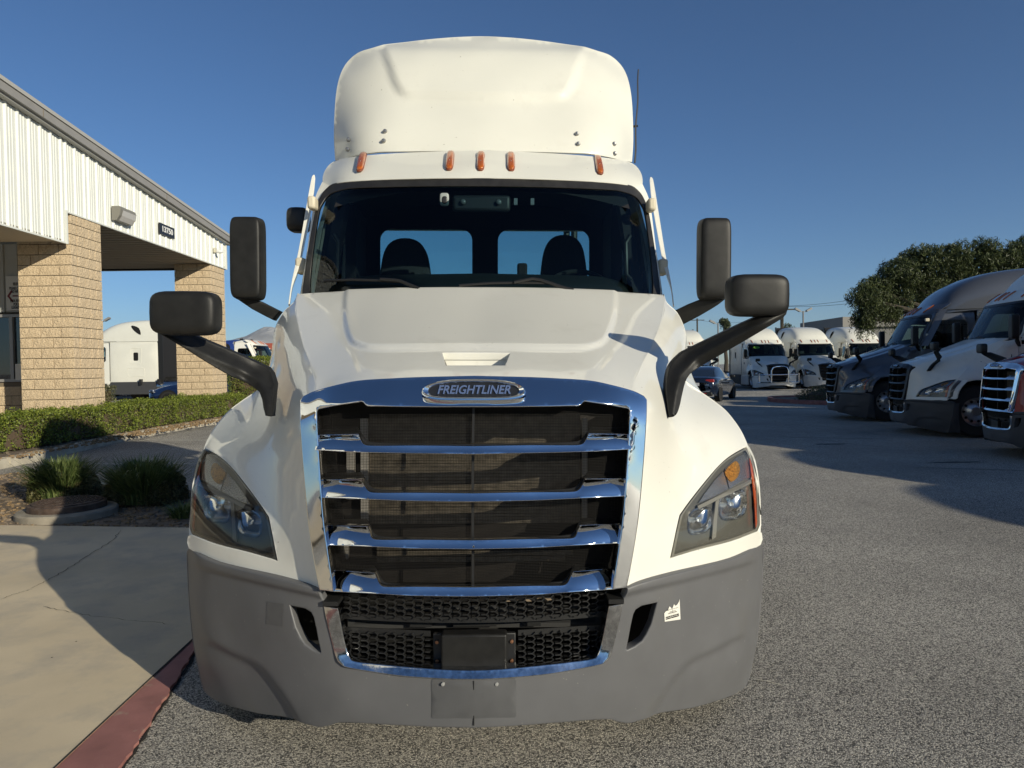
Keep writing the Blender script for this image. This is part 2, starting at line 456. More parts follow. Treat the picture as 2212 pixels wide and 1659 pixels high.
SOIL = mat("dry_soil", (.20, .155, .11), .95, noise=(9, .3), var=((.10, .075, .05), 3, .5, .7), bump=(26, 1., .02))
LINE = mat("worn_white_line", (.55, .53, .46), .8, var=((.2, .19, .17), 25, .48, .7))
CRACK = mat("crack_shadow_gap", (.03, .028, .024), 1)

bm_g = []
xs = [-3000, -400, -60, -15, -8, -2, 0, 8, 30, 120, 800, 3000]
ys = [-3000, -400, -60, -10, 0, 5, 12, 30, 80, 300, 1500, 6000]
v = [(x, y, gz(x)) for y in ys for x in xs]; n = len(xs)
f = [(j * n + i, j * n + i + 1, (j + 1) * n + i + 1, (j + 1) * n + i) for j in range(len(ys) - 1) for i in range(n - 1)]
tag(mesh_obj("asphalt_ground", v, f, ASPH, None, 0), kind='structure')

# mountains: a ridge standing far off
def mountains():
    V = []; Fc = []; nx = 90; ny = 14
    rnd = random.Random(4)
    ph = [(rnd.uniform(0, 6.28), rnd.uniform(.7, 1.3)) for _ in range(9)]
    for j in range(ny):
        for i in range(nx):
            u = i / (nx - 1); x = -11000 + 11500 * u; yy = 12000 + 3000 * (j / (ny - 1))
            prof = 600 + 230 * math.exp(-((x + 4700) / 500) ** 2) + 200 * math.exp(-((x + 2300) / 1700) ** 2)
            k = sum(math.sin(x * .0016 * (2 ** (q * .7)) * ph[q][1] + ph[q][0] + j * .9 * q) * 46 / (1.55 ** q) for q in range(9))
            h = (prof + k) * math.sin(min(1, (j + .02) / (ny * .62)) * math.pi / 2) ** .9 * max(0, min(1, (500 - x) / 900))
            V.append((x, yy, h - 60))
    for j in range(ny - 1):
        for i in range(nx - 1): a = j * nx + i; Fc.append((a, a + 1, a + nx + 1, a + nx))
    o = mesh_obj("mountains", V, Fc, mat("hazy_rock", (.30, .30, .30), .95, noise=(.0012, .2), var=((.44, .43, .41), .002, .52, .68)), None, 0)
    tag(o, kind='structure')
mountains()

# ================================================================== the tractor in front of the camera
def make_main_truck():
    root = empty("day_cab_truck", (-0.155, 2.46, 0.0), 0, None,
        "large white day cab semi truck in the foreground facing the camera, chrome grille", "truck")
    root.rotation_mode = 'QUATERNION'
    Mr = Matrix.Translation((-0.155, 2.46, 0.004)) @ Matrix.Rotation(math.radians(1.4), 4, 'Z') @ Matrix.Rotation(ROLL, 4, 'Y')
    root.location = Mr.translation; root.rotation_quaternion = Mr.to_quaternion()
    Mi = Mr.inverted(); C0 = Mi @ CAM; Mi3 = Mi.to_3x3()
    def up(vx, vy, ly):
        d = Mi3 @ ray(vx, vy); t = (ly - C0.y) / d.y; return Vector((C0.x + d.x * t, ly, C0.z + d.z * t))
    def proj(p):
        d = (Mr @ Vector(p)) - CAM; a, b, c = d.dot(cR), d.dot(cU), d.dot(_F)
        return (1106 + F * a / c, 829.5 - F * b / c)
    def D(pts, sym=True, lam=1e-5, firm=()):
        """depth of a body panel: spline over the truck's own (x, z), found along the photo's line of sight"""
        Q = []; g = tps(pts, 1e-4); Lm = []
        for (vx, vy, ly) in pts:
            q = up(vx, vy, ly)
            lm = 1e-6 if (vx, vy, ly) in firm else lam
            if sym and abs(q.x) < .07: Q.append((0., q.z, ly)); Lm.append(lm); continue
            Q.append((q.x, q.z, ly)); Lm.append(lm)
            if sym: Q.append((-q.x, q.z, ly)); Lm.append(lm)
        T = tps(Q, np.array(Lm)); memo = {}
        def f(vx, vy):
            k = (round(vx, 3), round(vy, 3))
            if k in memo: return memo[k]
            e = lambda l: (lambda q: T(q.x, q.z) - l)(up(vx, vy, l))
            a = g(vx, vy); ea = e(a); b = a + ea * .7 + 1e-5; eb = e(b)
            for _ in range(12):
                if abs(eb) < 1e-5 or abs(eb - ea) < 1e-12: break
                c = b - eb * (b - a) / (eb - ea); c = max(b - .25, min(b + .25, c)); a, ea = b, eb; b = c; eb = e(b)
            memo[k] = b; return b
        return f
    def C(vy, d):
        vx = 1025.
        for _ in range(8):
            q = up(vx, vy, d(vx, vy)); vx -= q.x * F / 3.2
        return (vx, vy)
    def lifter(d, off=0., bump=None):
        def L(a, b):
            ly = d(a, b) + off
            p = up(a, b, ly)
            if bump: p = p + bump(a, b)
            if abs(p.x) < 2.5e-3: p.x = 0
            return p
        return L
    ss = lambda t: max(0., min(1., t)) ** 2 * (3 - 2 * max(0., min(1., t)))
    # ---------------- hood top
    seam = [(1366, 845, .20), (1368, 828, .28), (1387.5, 784.5, .55), (1407, 750, .80), (1421.6, 714, 1.08), (1430, 687, 1.30), (1436, 658, 1.55)]
    dh = D([(1017, 813, .13), (1018, 790, .27), (1019, 763, .45), (1021, 735, .66), (1023, 705, .89), (1024, 675, 1.13), (1025, 648, 1.36), (1026, 627, 1.5),
            (1150, 816, .135), (1200, 817, .14), (1205, 790, .31), (1212, 760, .51), (1218, 735, .69), (1222, 700, .96), (1222, 660, 1.28), (1221, 627, 1.56),
            (1280, 823, .15), (1300, 800, .32), (1315, 760, .60), (1328, 720, .93), (1335, 680, 1.25), (1335, 650, 1.48), (1330, 630, 1.66),
            (1400, 635, 1.72), (1432, 637, 1.74)] + seam, lam=1.5e-3, firm=seam)
    bulge = cr([(1331, 600), (1331, 652), (1324, 697), (1307, 736), (1282, 750), (1236, 755), (1080, 753), (1026, 753)], 6)
    bulge_poly = bulge + [(1026, 600)]
    def sdist(poly, x, y):
        m = 1e9
        for i in range(len(poly) - 1):
            (x1, y1), (x2, y2) = poly[i], poly[i + 1]; dx, dy = x2 - x1, y2 - y1; L = dx * dx + dy * dy or 1e-9
            t = max(0, min(1, ((x - x1) * dx + (y - y1) * dy) / L)); m = min(m, math.hypot(x - x1 - t * dx, y - y1 - t * dy))
        return m
    vcx = 1026
    def hb(a, b):
        s = sdist(bulge, a, b); ins = inside(bulge_poly, max(a, vcx + .1), b)
        k = ss(.5 + (s if ins else -s) / (11. if b < 725 else 7.))
        return Vector((0, -.003, .012)) * k
    rear = [(1432, 637), (1400, 634.5), (1368, 632.5), (1221, 627), (1120, 625.4)]
    pocket_r = [(1104, 761), (1092, 790)]
    co_ = lambda y: C(y, dh)
    hood_out = [co_(815), co_(790)] + [co_(761)] + [co_(700), co_(625)] + rear[::-1] + [(1436, 645), (1435, 658)] + [(a - 1.2, b) for a, b, c in seam[::-1][1:]] \
        + [(1365, 845)] + cr([(1365, 845), (1320, 834.5), (1272.5, 824.5), (1200, 819.5), (1135.8, 816.8), co_(815)], 6)[1:-1]
    pk = [co_(789.5), (1092, 789.5), (1104, 761.5), co_(761.5)]
    ho = [co_(815), co_(789.5), (1092, 789.5), (1104, 761.5), co_(761.5), co_(740), co_(700), co_(660), co_(625)] + hood_out[5:]
    sheet("hood", ho, lifter(dh, 0, hb), PAINT, root, step=4.6, thick=.03, back=(0, .3, -1), bev=.004, mirror='weld', flipcheck=(0, -1, 1))
    dtop = dh(1060, 761.5); dbot = dh(1060, 789.5)
    def pkd(a, b): t = (b - 761.5) / 28.; return dtop + .012 + (dbot + .085 - dtop) * 0 * t + .0
    sheet("hood_pocket", [co_(789.5), (1094, 789.5), (1105, 761.), co_(761.)], lambda a, b: up(a, b, pkd(a, b)) if abs(up(a, b, pkd(a, b)).x) > .004 else Vector((0, pkd(a, b), up(a, b, pkd(a, b)).z)),
          PAINT, root, step=14, thick=.002, mirror='weld')
    # pocket floor
    q0 = up(1104, 790, dbot); zf = up(1092, 789.5, pkd(0, 789)).z
    mb = MB(); mb.add([(-q0.x, dbot, q0.z), (q0.x, dbot, q0.z), (q0.x, dtop + .03, zf - .02), (-q0.x, dtop + .03, zf - .02)], [(0, 1, 2, 3)])
    mb.build("hood_pocket_floor", PAINT, root, 0)
    # ---------------- side of the hood and fender face
    db = D([(a, b, c) for a, b, c in seam] + [
        (1432, 637, 1.74), (1441, 655, 1.68), (1455, 668, 1.62), (1462, 675, 1.66), (1455, 690, 1.38), (1475, 701, 1.56), (1450, 718, 1.15), (1481, 724, 1.5),
        (1440, 752, .92), (1465, 752, 1.15), (1478, 753, 1.38), (1415, 788, .62), (1441, 795, .78), (1476, 792, 1.18), (1400, 835, .36), (1440, 840, .6), (1481, 822, 1.08),
        (1396, 860, .18), (1410, 875, .25), (1445, 890, .50), (1480, 870, .74), (1514, 848, 1.02), (1397, 911, .16), (1420, 935, .24), (1460, 945, .42), (1510, 925, .60), (1545, 900, .78), (1568, 888, .93),
        (1390, 999, .135), (1420, 1010, .20), (1450, 1015, .32), (1500, 990, .47), (1560, 955, .66), (1590, 925, .82), (1602, 930, .86), (1616, 968, .78),
        (1380, 1107, .115), (1410, 1107, .15), (1440, 1107, .24), (1369, 1190, .10), (1400, 1190, .125), (1440, 1200, .20), (1354, 1268, .09), (1431, 1246, .17),
        (1500, 1228, .27), (1577, 1209, .42), (1620, 1190, .51), (1643, 1176, .60), (1501, 1066, .40), (1534, 1025, .52), (1570, 990, .64),
        (1500, 1160, .29), (1560, 1100, .42), (1600, 1050, .53), (1622, 1045, .58), (1638, 1062, .65), (1641, 1133, .62), (1615, 1120, .51), (1630, 1000, .72)], sym=False, lam=8e-3, firm=seam)
    sil = [(1434, 636), (1441, 655), (1462, 675), (1475.5, 701.5), (1481, 723.5), (1479, 753), (1476, 790), (1481, 824)] 
    sil2 = [(1481, 824), (1514.4, 847.5), (1541, 866), (1567, 887), (1587, 911), (1602, 934), (1614, 960)]
    hl = [(1614, 963), (1590, 975.5), (1569.5, 989), (1551, 1006), (1534.4, 1024.5), (1501, 1065.5), (1472, 1104.6), (1464, 1123), (1446, 1208)]
    hlb = [(1446, 1208), (1511, 1188.6), (1579.3, 1171), (1638, 1149)]
    outer = [(1638, 1149), (1645, 1152), (1646.5, 1165), (1643, 1176)]
    bot = [(1643, 1176), (1620, 1189.5), (1577, 1208.5), (1500, 1228.5), (1431, 1245.3), (1385, 1258), (1355, 1268)]
    inn = [(1355, 1268), (1369, 1190), (1381.5, 1107), (1391, 999), (1397, 911), (1398, 868), (1391, 856.5), (1367.5, 844.5)]
    out = [(a + 1.2, b) for a, b, c in seam] + cr(sil, 3) + cr(sil2, 4)[1:] + cr(hl, 3) + cr(hlb, 4)[1:] + outer[1:] + cr(bot, 3)[1:] + cr(inn, 3)[1:-1]
    sheet("fender", out, lifter(db), PAINT, root, step=7, thick=.025, bev=.003, mirror='both')
    # ---------------- sides behind the silhouette (seen by row neighbours and from aside)
    sl = [up(a, b, db(a, b)) for a, b in sil[1:] + sil2[1:]] + [up(1637, 1040, .66), up(1643, 1133, .62), up(1643, 1176, .60)]
    sx = [(p.y, p.z, p.x) for p in sl]
    sx += [(1.9, 1.90, 1.09), (1.9, 1.75, 1.12), (1.9, 1.6, 1.135), (1.9, 1.45, 1.15), (1.9, 1.3, 1.22), (1.9, 1.1, 1.26), (1.9, .85, 1.27), (1.3, 1.40, 1.16), (1.5, 1.42, 1.17), (1.3, 1.25, 1.24), (1.2, 1.1, 1.265), (1.6, 1.1, 1.265), (.9, 1.05, 1.26), (.9, .85, 1.265), (1.3, .85, 1.27)]
    fx = tps(sx)
    arch = [(1.16 + .60 * math.cos(t), .52 + .62 * math.sin(t)) for t in [math.radians(a) for a in np.linspace(147, 33, 18)]]
    frt = [(p.y, p.z) for p in sl][::-1]
    so_ = [(1.9, .86)] + [(1.9, 1.5), (1.9, 1.92), (1.76, 1.90)] + frt[::-1] + arch
    so_ = [(1.9, .86), (1.9, 1.2), (1.9, 1.6), (1.9, 1.92), (1.75, 1.89)] + frt[::-1] + [(.66, arch[0][1])] + arch
    sheet("fender_side", so_, lambda a, b: Vector((fx(a, b), a, b)), PAINT, root, step=.07, thick=.03, back=(-1, 0, 0), bev=.004, mirror='both', flipcheck=(1, 0, 0))
    # side vent in the hood and wheel well liner
    for s in (1, -1):
        pts = [(1.25, 1.50), (1.78, 1.63), (1.78, 1.50), (1.36, 1.44)]
        mb = MB(); q = [Vector((s * (fx(a, b) + .004), a, b)) for a, b in pts]; mb.add(q, [(0, 1, 2, 3) if s > 0 else (3, 2, 1, 0)])
        mb.build("side_vent", BLACK, root, 0)
        mb = MB()
        for i in range(len(arch) - 1):
            a, b = arch[i], arch[i + 1]
            mb.add([(s * 1.262, a[0], a[1] + .004), (s * 1.262, b[0], b[1] + .004), (s * .70, b[0], b[1] + .004), (s * .70, a[0], a[1] + .004)], [(0, 1, 2, 3)])
        mb.build("wheel_well", DARK, root)
    # ---------------- front bumper
    du = D([(1354, 1269, .075), (1400, 1256, .115), (1431, 1248, .15), (1500, 1231, .25), (1577, 1211, .395), (1620, 1194, .50), (1645, 1181, .66),
            (1016, 1467, .0), (1016, 1515, .0), (1016, 1566, .012), (1100, 1462, .012), (1100, 1562, .02), (1175, 1460, .03), (1204, 1557, .045), (1250, 1450, .05), (1307, 1500, .07), (1307, 1550, .09),
            (1330, 1372, .07), (1345, 1310, .07), (1360, 1400, .09), (1360, 1500, .11), (1360, 1555, .13), (1440, 1300, .155), (1440, 1400, .17), (1440, 1480, .19), (1440, 1540, .23), (1500, 1300, .245), (1500, 1400, .26), (1497, 1526, .33),
            (1550, 1250, .34), (1550, 1350, .35), (1560, 1430, .37), (1570, 1500, .47), (1600, 1250, .45), (1600, 1350, .45), (1600, 1430, .48), (1612, 1470, .62), (1626, 1425, .66), (1630, 1300, .56), (1644, 1293, .70), (1647, 1195, .70)])
    cC = lambda y: C(y, du)
    trim_o = [(1345, 1306), (1330, 1372), (1318.4, 1416), (1307, 1430), (1292, 1437), (1235, 1448), (1175, 1457.5)]
    top = [(1355, 1269.5), (1385, 1259.5), (1431, 1247), (1500, 1230), (1577, 1210), (1620, 1191), (1644, 1178.5)]
    bs = [(1644, 1178.5), (1648, 1190), (1647, 1230), (1643.6, 1293), (1636, 1370), (1626, 1425), (1614, 1475), (1596, 1494), (1570, 1506.5), (1497, 1529), (1430, 1543), (1380, 1554.5)]
    bb = [(1380, 1554.5), (1359.5, 1560), (1335, 1557), (1307, 1551.5), (1204, 1559), (1110, 1566), cC(1570)]
    fog = [(1421, 1300), (1385.8, 1306), (1371, 1315), (1365, 1327), (1359.5, 1351.5), (1354, 1382), (1350, 1401), (1351, 1406), (1356, 1407), (1372, 1399), (1388.8, 1386.7), (1398, 1372), (1409, 1348.6)]
    crease = cr([(1610, 1350), (1591, 1367.6), (1541, 1395.5), (1497, 1416), (1468, 1439), (1424, 1498), (1390, 1560)], 4)
    band = cr([(1330, 1286), (1351, 1284), (1372, 1278), (1409, 1269.5), (1500, 1248), (1614, 1217), (1650, 1200)], 4)
    cpoly = crease + [(1390, 1700), (1700, 1700), (1700, 1300)]
    bpoly = band + [(1700, 1100), (1300, 1100)]
    def bbump(a, b):
        r = Vector()
        s = sdist(crease, a, b); i_ = inside(cpoly, a, b); edge = min(1, max(0, (1625 - a) / 30))
        r += Vector((0, .020, 0)) * ss((s if i_ else 0) / 24.) * edge * min(1, max(0, (b - 1345) / 40)) * (1 - ss((s - 14) / 90.) * .8 if i_ else 1)
        s = sdist(band, a, b); i_ = inside(bpoly, a, b)
        k = ss(.5 + (s if i_ else -s) / 15.)
        r += Vector((0, -.016, 0)) * k * min(1, max(0, (1640 - a) / 18))
        return r
    bo = [cC(1467), cC(1500), cC(1540)] + [cC(1570)] + [p for p in cr(bb, 4)[::-1][1:]] + cr(bs, 4)[::-1][1:] + cr(top, 3)[::-1][1:] + [(1349, 1292), (1346.5, 1300)] + cr([(1345.8, 1306)] + trim_o[1:] + [cC(1468)], 4)[:-1]
    fogd = cr(fog, 2, closed=True)
    sheet("bumper", bo, lifter(du, 0, bbump), BUMPER, root, holes=[fog], step=5.5, thick=.05, bev=.006, mirror='weld')
    # bumper side pieces back to the wheel
    e = [up(a, b, du(a, b)) for a, b in [(1648, 1190), (1647, 1230), (1643.6, 1293), (1636, 1370), (1626, 1425), (1614, 1475)]]
    loft("bumper_side", [[p, Vector((p.x + .012, (p.y + .8) / 2 + .0, p.z)), Vector((max(1.24, p.x), .80 + (p.z < .45) * .0 + abs(p.z - .55) * .12, p.z))] for p in e], BUMPER, root, (3, 3), mirror='both', flip=True)
    # centre seam, plate ghosts, screws
    pd = lambda off: lifter(du, off)
    mb = MB(); a = up(*C(1470, du), du(1016, 1470)); b = up(*C(1566, du), du(1016, 1566))
    mb.bar(a + Vector((0, -.0042, 0)), b + Vector((0, -.0042, 0)), .0032, .002, (0, 1, 0)); mb.build("centre_seam", DARK, root)
    sheet("plate_patch", [cC(1468), (1112, 1465), (1115, 1471), (1115, 1546), (1112, 1550), cC(1552)], pd(-.0022), BUMPER_D, root, step=14, thick=.002, mirror='weld')
    for vx, vy in ((957, 1477), (1073, 1477)):
        p = up(vx, vy, du(abs(vx - 1015) + 1015, vy)); mb = MB(); mb.lathe([(0, -.008), (.006, -.007), (.007, 0)], p, 'y', 10); mb.build("plate_screw", WBOLT, root)
    # ---------------- chrome grille surround
    dg = D([(1017, 812.5, .125), (1017, 845, .075), (1017, 877.5, .03), (1136, 815, .128), (1136, 876, .032), (1272, 823.5, .135), (1272, 850, .085), (1251, 874.5, .035), (1270, 866, .05),
            (1366, 845.5, .155), (1340, 876, .075), (1362, 884, .108), (1395, 858, .148), (1394, 911, .120), (1360, 930, .098), (1388, 999, .098), (1356, 1000, .082), (1379, 1107, .074), (1348, 1107, .058), (1352, 1269, .034), (1324, 1273, .020)], lam=6e-4)
    gC = lambda y: C(y, dg)
    otop = cr([gC(814), (1135.8, 816.5), (1204, 819.5), (1272.5, 824), (1320, 833.5), (1366, 846), (1389.7, 857)], 4)
    oside = cr([(1395.5, 864), (1394.7, 911), (1388.7, 999), (1379, 1107), (1367, 1190), (1352.6, 1268)], 3)
    iside = cr([(1325, 1272), (1337.5, 1190), (1348.7, 1107), (1356.5, 999), (1361, 930), (1362.4, 888)], 3)
    ibot = [(1359, 881.5), (1320, 873.5), (1270.6, 866.2), (1264, 865), (1258.9, 867), (1255, 872), (1250, 874.8), (1180, 876.5), (1100, 877.4), gC(877.5)]
    def nb(a, b):
        # folded notch in the header
        t = (b - 832) / 40.; c = 1272 - 14 * max(0, t)
        k = math.exp(-((a - c) / (3 + 7 * max(0, 1 - t))) ** 2) * ss(t)
        return Vector((0, -.0, 0)) + Vector((0, .018, 0)) * k * 0 + Vector((0, -.014, 0)) * ss((a - c + 8) / 16.) * ss(t) * (1 - ss((a - 1300) / 60.)) * (1 if b < 881 else 0)
    sheet("grille_surround", [gC(877.5), gC(845), gC(814)] + otop[1:] + oside + iside + ibot[:-1], lifter(dg), CHROME, root, step=6.5, thick=.04, bev=.004, mirror='weld', smooth=50)
    # ---------------- louvres
    def louvre(tl, tr, st, ct, cb, bm, bl, k):
        lyc = .0 + .004 * k
        tl = (tl[0] + 4, tl[1]); bl = (bl[0] + 5, bl[1])
        d = D([(tl[0], tl[1], .125), (bl[0], bl[1], .085), (tr[0], tr[1], .085), (tr[0], bm[1] - 1, .032), (st[0], st[1], .05), (900, ct - 1.2, .035), (900, cb - 1.2, .018), (1021, ct, .028), (1021, cb, .008)])
        c1, c2 = C(ct, d), C(cb, d)
        top_ = [tl, tr] + cr([tr, (tr[0] + 4, tr[1] + 10), st, (st[0] + 25, (st[1] + ct) / 2 + 1.0), (900, ct - 1.5), c1], 4)[1:]
        bot_ = cr([c2, (894, cb - 1.5), bm, bl], 5)
        def conv(a, b):
            return Vector((0, -.006, 0)) * math.sin(math.pi * max(0, min(1, (b - tl[1]) / (bl[1] - tl[1]))))
        sheet("louvre", top_ + bot_, lifter(d, 0, conv), CHROME, root, step=5, thick=.03, bev=.0022, mirror='weld', smooth=50)
        bt = [(tl[0] + 3, tl[1] - 13), (tr[0] - 3, tr[1] - 15)] + cr([(tr[0] + 2, tr[1] - 8), (st[0] + 4, st[1] - 10), (st[0] + 30, ct - 8), (900, ct - 6), C(ct - 5, d)], 4)
        sheet("louvre_ledge", bt + [C(ct + 2, d), (900, ct + 2), (st[0], st[1] + 4), (tr[0], tr[1] + 5), (tl[0] + 2, tl[1] + 4)], lambda a, b: up(a, b, d(a, b) + .022 + max(0, .05 * (tl[1] - b) / 13)) if abs(up(a, b, d(a, b)).x) > .003 else Vector((0, d(a, b) + .022, up(a, b, d(a, b) + .022).z)), BLACK, root, step=9, thick=.012, mirror='weld')
    louvre((683, 940), (774, 938), (787, 961), 964.5, 980, (777, 976), (675.5, 971.5), 0)
    louvre((687, 1036), (782, 1036.6), (797, 1062), 1066.5, 1083, (790, 1077.5), (681.5, 1073.7), 1)
    louvre((698, 1135.4), (794, 1137.4), (804.6, 1163.7), 1168, 1185.6, (800, 1180), (694, 1176.4), 2)
    louvre((712.8, 1232), (809.5, 1238), (824, 1266), 1269.6, 1287.8, (815, 1282), (708, 1277), 3)
    # ---------------- mesh, radiator
    z0, z1 = up(1017, 1285, .1).z, up(1017, 868, .1).z
    def xm(z): t = (z - z0) / (z1 - z0); return .50 + .085 * t
    mb = MB(); z = z0
    yq = lambda x: .115 + .05 * (x / .55) ** 2
    while z < z1:
        w = xm(z); N = 8
        for i in range(N): a = -w + 2 * w * i / N; b = -w + 2 * w * (i + 1) / N; mb.bar((a, yq(a), z), (b, yq(b), z), .0011)
        z += .0058
    x = -.58
    while x < .585:
        zz = z1 if abs(x) < .5 else z1
        zb = z0 if abs(x) < .5 else z0 + (abs(x) - .5) / .085 * (z1 - z0)
        mb.bar((x, yq(x) + .001, zb), (x, yq(x) + .001, zz), .0011); x += .0058
    tag(mb.build("grille_mesh", mat("mesh_wire", (.014, .013, .012), .6, spec=.2), root, 0), kind='stuff')
    mb = MB(); mb.box((0, .43, (z0 + z1) / 2), (1.25, .02, z1 - z0 + .1)); mb.build("radiator_core", mat("radiator_black", (.018, .015, .013), .8), root)
    mb = MB(); z = z0 + .2
    while z < z1 - .06: mb.bar((-.43, .405, z), (.42, .405, z), .0042, .012); z += .0135
    tag(mb.build("radiator_fins", mat("dusty_aluminium", (.17, .145, .11), .5, metal=.4, noise=(30, .4)), root, 0), kind='stuff')
    for i, zz in enumerate((z0 + .05, z0 + .075, z0 + .10, z0 + .125)):
        mb = MB(); mb.bar((-.40, .40, zz), (.36 + .03 * i, .40, zz), .008, .02); mb.build("cooler_tube", mat("dusty_aluminium"), root)
    for px, pz0, pz1, w in ((-.445, z0 + .19, z1 - .08, .028), (.435, z0 + .2, z1 - .08, .02), (-.50, z0 + .3, z1 - .17, .03), (-.535, z0 + .06, z0 + .12, .045)):
        mb = MB(); mb.box((px, .385, (pz0 + pz1) / 2), (w, .03, pz1 - pz0)); mb.build("radiator_tank", mat("tank_aluminium", (.5, .47, .42), .5, metal=.2), root)
    mb = MB()
    for s in (-1, 1):
        mb = MB(); mb.add([(s * .594, .185, z1 - .025), (s * .594, .42, z1 - .025), (s * .512, .42, z0), (s * .512, .13, z0)], [(0, 1, 2, 3)]); mb.build("grille_frame", BLACK, root, 0)
    mb = MB()
    for ya, yb in ((879, 957), (983, 1062), (1086, 1163), (1189, 1265)):
        mb.bar(up(*C(ya, dg), .10), up(*C(yb, dg), .095), .0085, .012, (0, 1, 0))
    mb.build("grille_centre_bar", BLACK, root)
    # dark closing box behind the grille and lower opening
    mb = MB(); mb.box((0, .75, .55), (1.9, .02, .75)); mb.box((0, .5, .30), (1.1, .4, .02))
    mb.build("engine_bay_shield", DARK, root)
    # ---------------- lower chrome trim and honeycomb
    dt = D([(1016, 1467, -.004), (1016, 1451, .012), (1175, 1457, .02), (1175, 1439, .036), (1292, 1437, .05), (1280, 1426, .06), (1318, 1416, .062), (1303, 1381, .07), (1345, 1306, .068), (1317, 1310, .06)])
    tC = lambda y: C(y, dt)
    sheet("lower_grille_trim", [tC(1451)] + [tC(1466.5)] + cr([tC(1466.5), (1050, 1466), (1100, 1463.2), (1175, 1456.5), (1235, 1447), (1292, 1436), (1307, 1429), (1318, 1415), (1329.5, 1372), (1344.5, 1306)], 4)[1:] +
          cr([(1317, 1310.5), (1303.8, 1381), (1293, 1416), (1280.3, 1426), (1235, 1432.5), (1175, 1439.5), (1100, 1447), (1050, 1450.2), tC(1451)], 4)[:-1], lifter(dt, -.004), CHROME_D, root, step=6, thick=.05, bev=.004, mirror='weld')
    mb = MB()
    for s in (1, -1):
        mb = MB(); a = up(1331, 1300, .06); mb.box((s * a.x, .10, a.z + .002), (.055, .09, .016)); mb.build("trim_end_cap", BLACK, root)
    def honey(name, x0, x1, za, zb, y, mask=None):
        px, pz, w = .0335, .0215, .0035; mb = MB(); i0 = int(x0 / px) - 1
        hx = px * 2 / 3 * .92
        for i in range(i0, int(x1 / px) + 2):
            for j in range(-2, int((zb - za) / pz) + 3):
                cx = i * px; cz = za + j * pz + (pz / 2 if i % 2 else 0)
                P = [(cx - hx * .42, cz + pz / 2), (cx + hx * .42, cz + pz / 2), (cx + hx * .95, cz), (cx + hx * .42, cz - pz / 2)]
                for k in range(3):
                    (ax, az), (bx, bz) = P[k], P[k + 1]; mx, mz = (ax + bx) / 2, (az + bz) / 2
                    if x0 < mx < x1 and za < mz < zb and (mask is None or mask(mx, mz)):
                        mb.bar((ax, y(ax), az), (bx, y(bx), bz), w * (1.15 if k == 0 else .9), .02, (0, 1, 0))
        return mb
    yl = lambda x: .085 + .06 * (x / .5) ** 2
    za, zb = up(1017, 1338, .09).z, up(1017, 1286, .09).z
    mb = honey("h", -.485, .485, za, zb + .012, yl)
    for k in range(24):
        a, b = -.485 + .97 * k / 24, -.485 + .97 * (k + 1) / 24
        mb.bar((a, yl(a), za), (b, yl(b), za), .005, .02, (0, 0, 1))
    mb.build("upper_honeycomb_grille", BLACK, root)
    zc, zd = up(1017, 1444, .09).z, up(1017, 1368, .09).z
    for x0, x1 in ((-.475, -.158), (.158, .465)):
        mb = honey("h", x0, x1, zc, zd, yl, lambda x, z: z > zc + max(0, abs(x) - .42) * .8)
        for z in (zc, zd): mb.bar((x0, yl(x0), z), (x1, yl(x1), z), .005, .02, (0, 0, 1))
        mb.build("lower_honeycomb_grille", BLACK, root)
    o = MB(); o.box((0, .10, (zc + zd) / 2), (.30, .02, zd - zc)); bevel(o.build("radar_flange", BLACK, root), .004)
    a, b = up(942, 1371, .05), up(1088, 1441, .05)
    o = MB(); o.box((0, .075, (a.z + b.z) / 2), (.235, .06, a.z - b.z)); bake(bevel(o.build("radar_cover", BLACK_M, root), .008, 3))
    for sx_ in (-.135, .135):
        for zz in (zd - .03, zc + .028):
            o = MB(); o.lathe([(0, -.006), (.006, -.005), (.007, 0)], (sx_, .088, zz), 'y', 10); o.build("flange_screw", COPPER, root)
    # perforated plate between the honeycombs, the shade in its holes laid on as dark tiles
    mb = MB(); zz0, zz1 = zd + .0, za + .0
    for i in range(-70, 71):
        if abs(i * .0066) > .46 or abs(i) < 22: continue
        for j in range(8):
            pass
    mb.box((0, .19, (zz0 + zz1) / 2), (.95, .01, zz1 - zz0 + .03)); mb.build("backing_plate", mat("grey_backing", (.03, .03, .03), .6), root)
    mb = MB()
    for j in range(int((zz1 - zz0) / .0042)):
        for i in range(-62, 63):
            x = i * .0072 + (.0036 if j % 2 else 0)
            if abs(x) < .15: continue
            mb.box((x, .184, zz0 + .004 + j * .0042), (.0050, .001, .0028))
    tag(mb.build("perforation", DARK, root, 0), kind='stuff')
    for sx_, w in ((-.20, .08), (.0, .16), (.22, .05)):
        o = MB(); o.box((sx_, .17, (zz0 + zz1) / 2), (w, .03, zz1 - zz0)); o.build("bracket", BLACK, root)
    # charge-air parts seen through the honeycomb
    o = MB(); o.box((.0, .22, (za + zb) / 2 + .005), (.60, .02, .05)); o.build("tan_shroud", mat("tan_shroud", (.24, .185, .13), .8), root)
    # fog opening back: hook and duct
    for s in (1, -1):
        o = MB(); o.tube([(s * .60, .30, .66), (s * .635, .27, .655), (s * .655, .27, .63), (s * .65, .27, .60), (s * .62, .28, .585)], .008, 8); o.build("tow_hook", BOLT, root)
    # warning sticker
    d = .0025; st = [(1433, 1299), (1467, 1293), (1470, 1337), (1436, 1343)]
    torn = [(1436, 1343), (1470, 1338), (1468, 1294), (1466.5, 1300), (1463, 1306), (1459, 1309), (1456, 1305), (1452, 1316), (1449, 1312), (1446, 1310), (1443, 1318), (1438, 1321), (1435, 1325)]
    sheet("warning_sticker", torn, lambda a, b: up(a, b, du(a, b) - .003), LABELW, root, step=20, thick=.001)
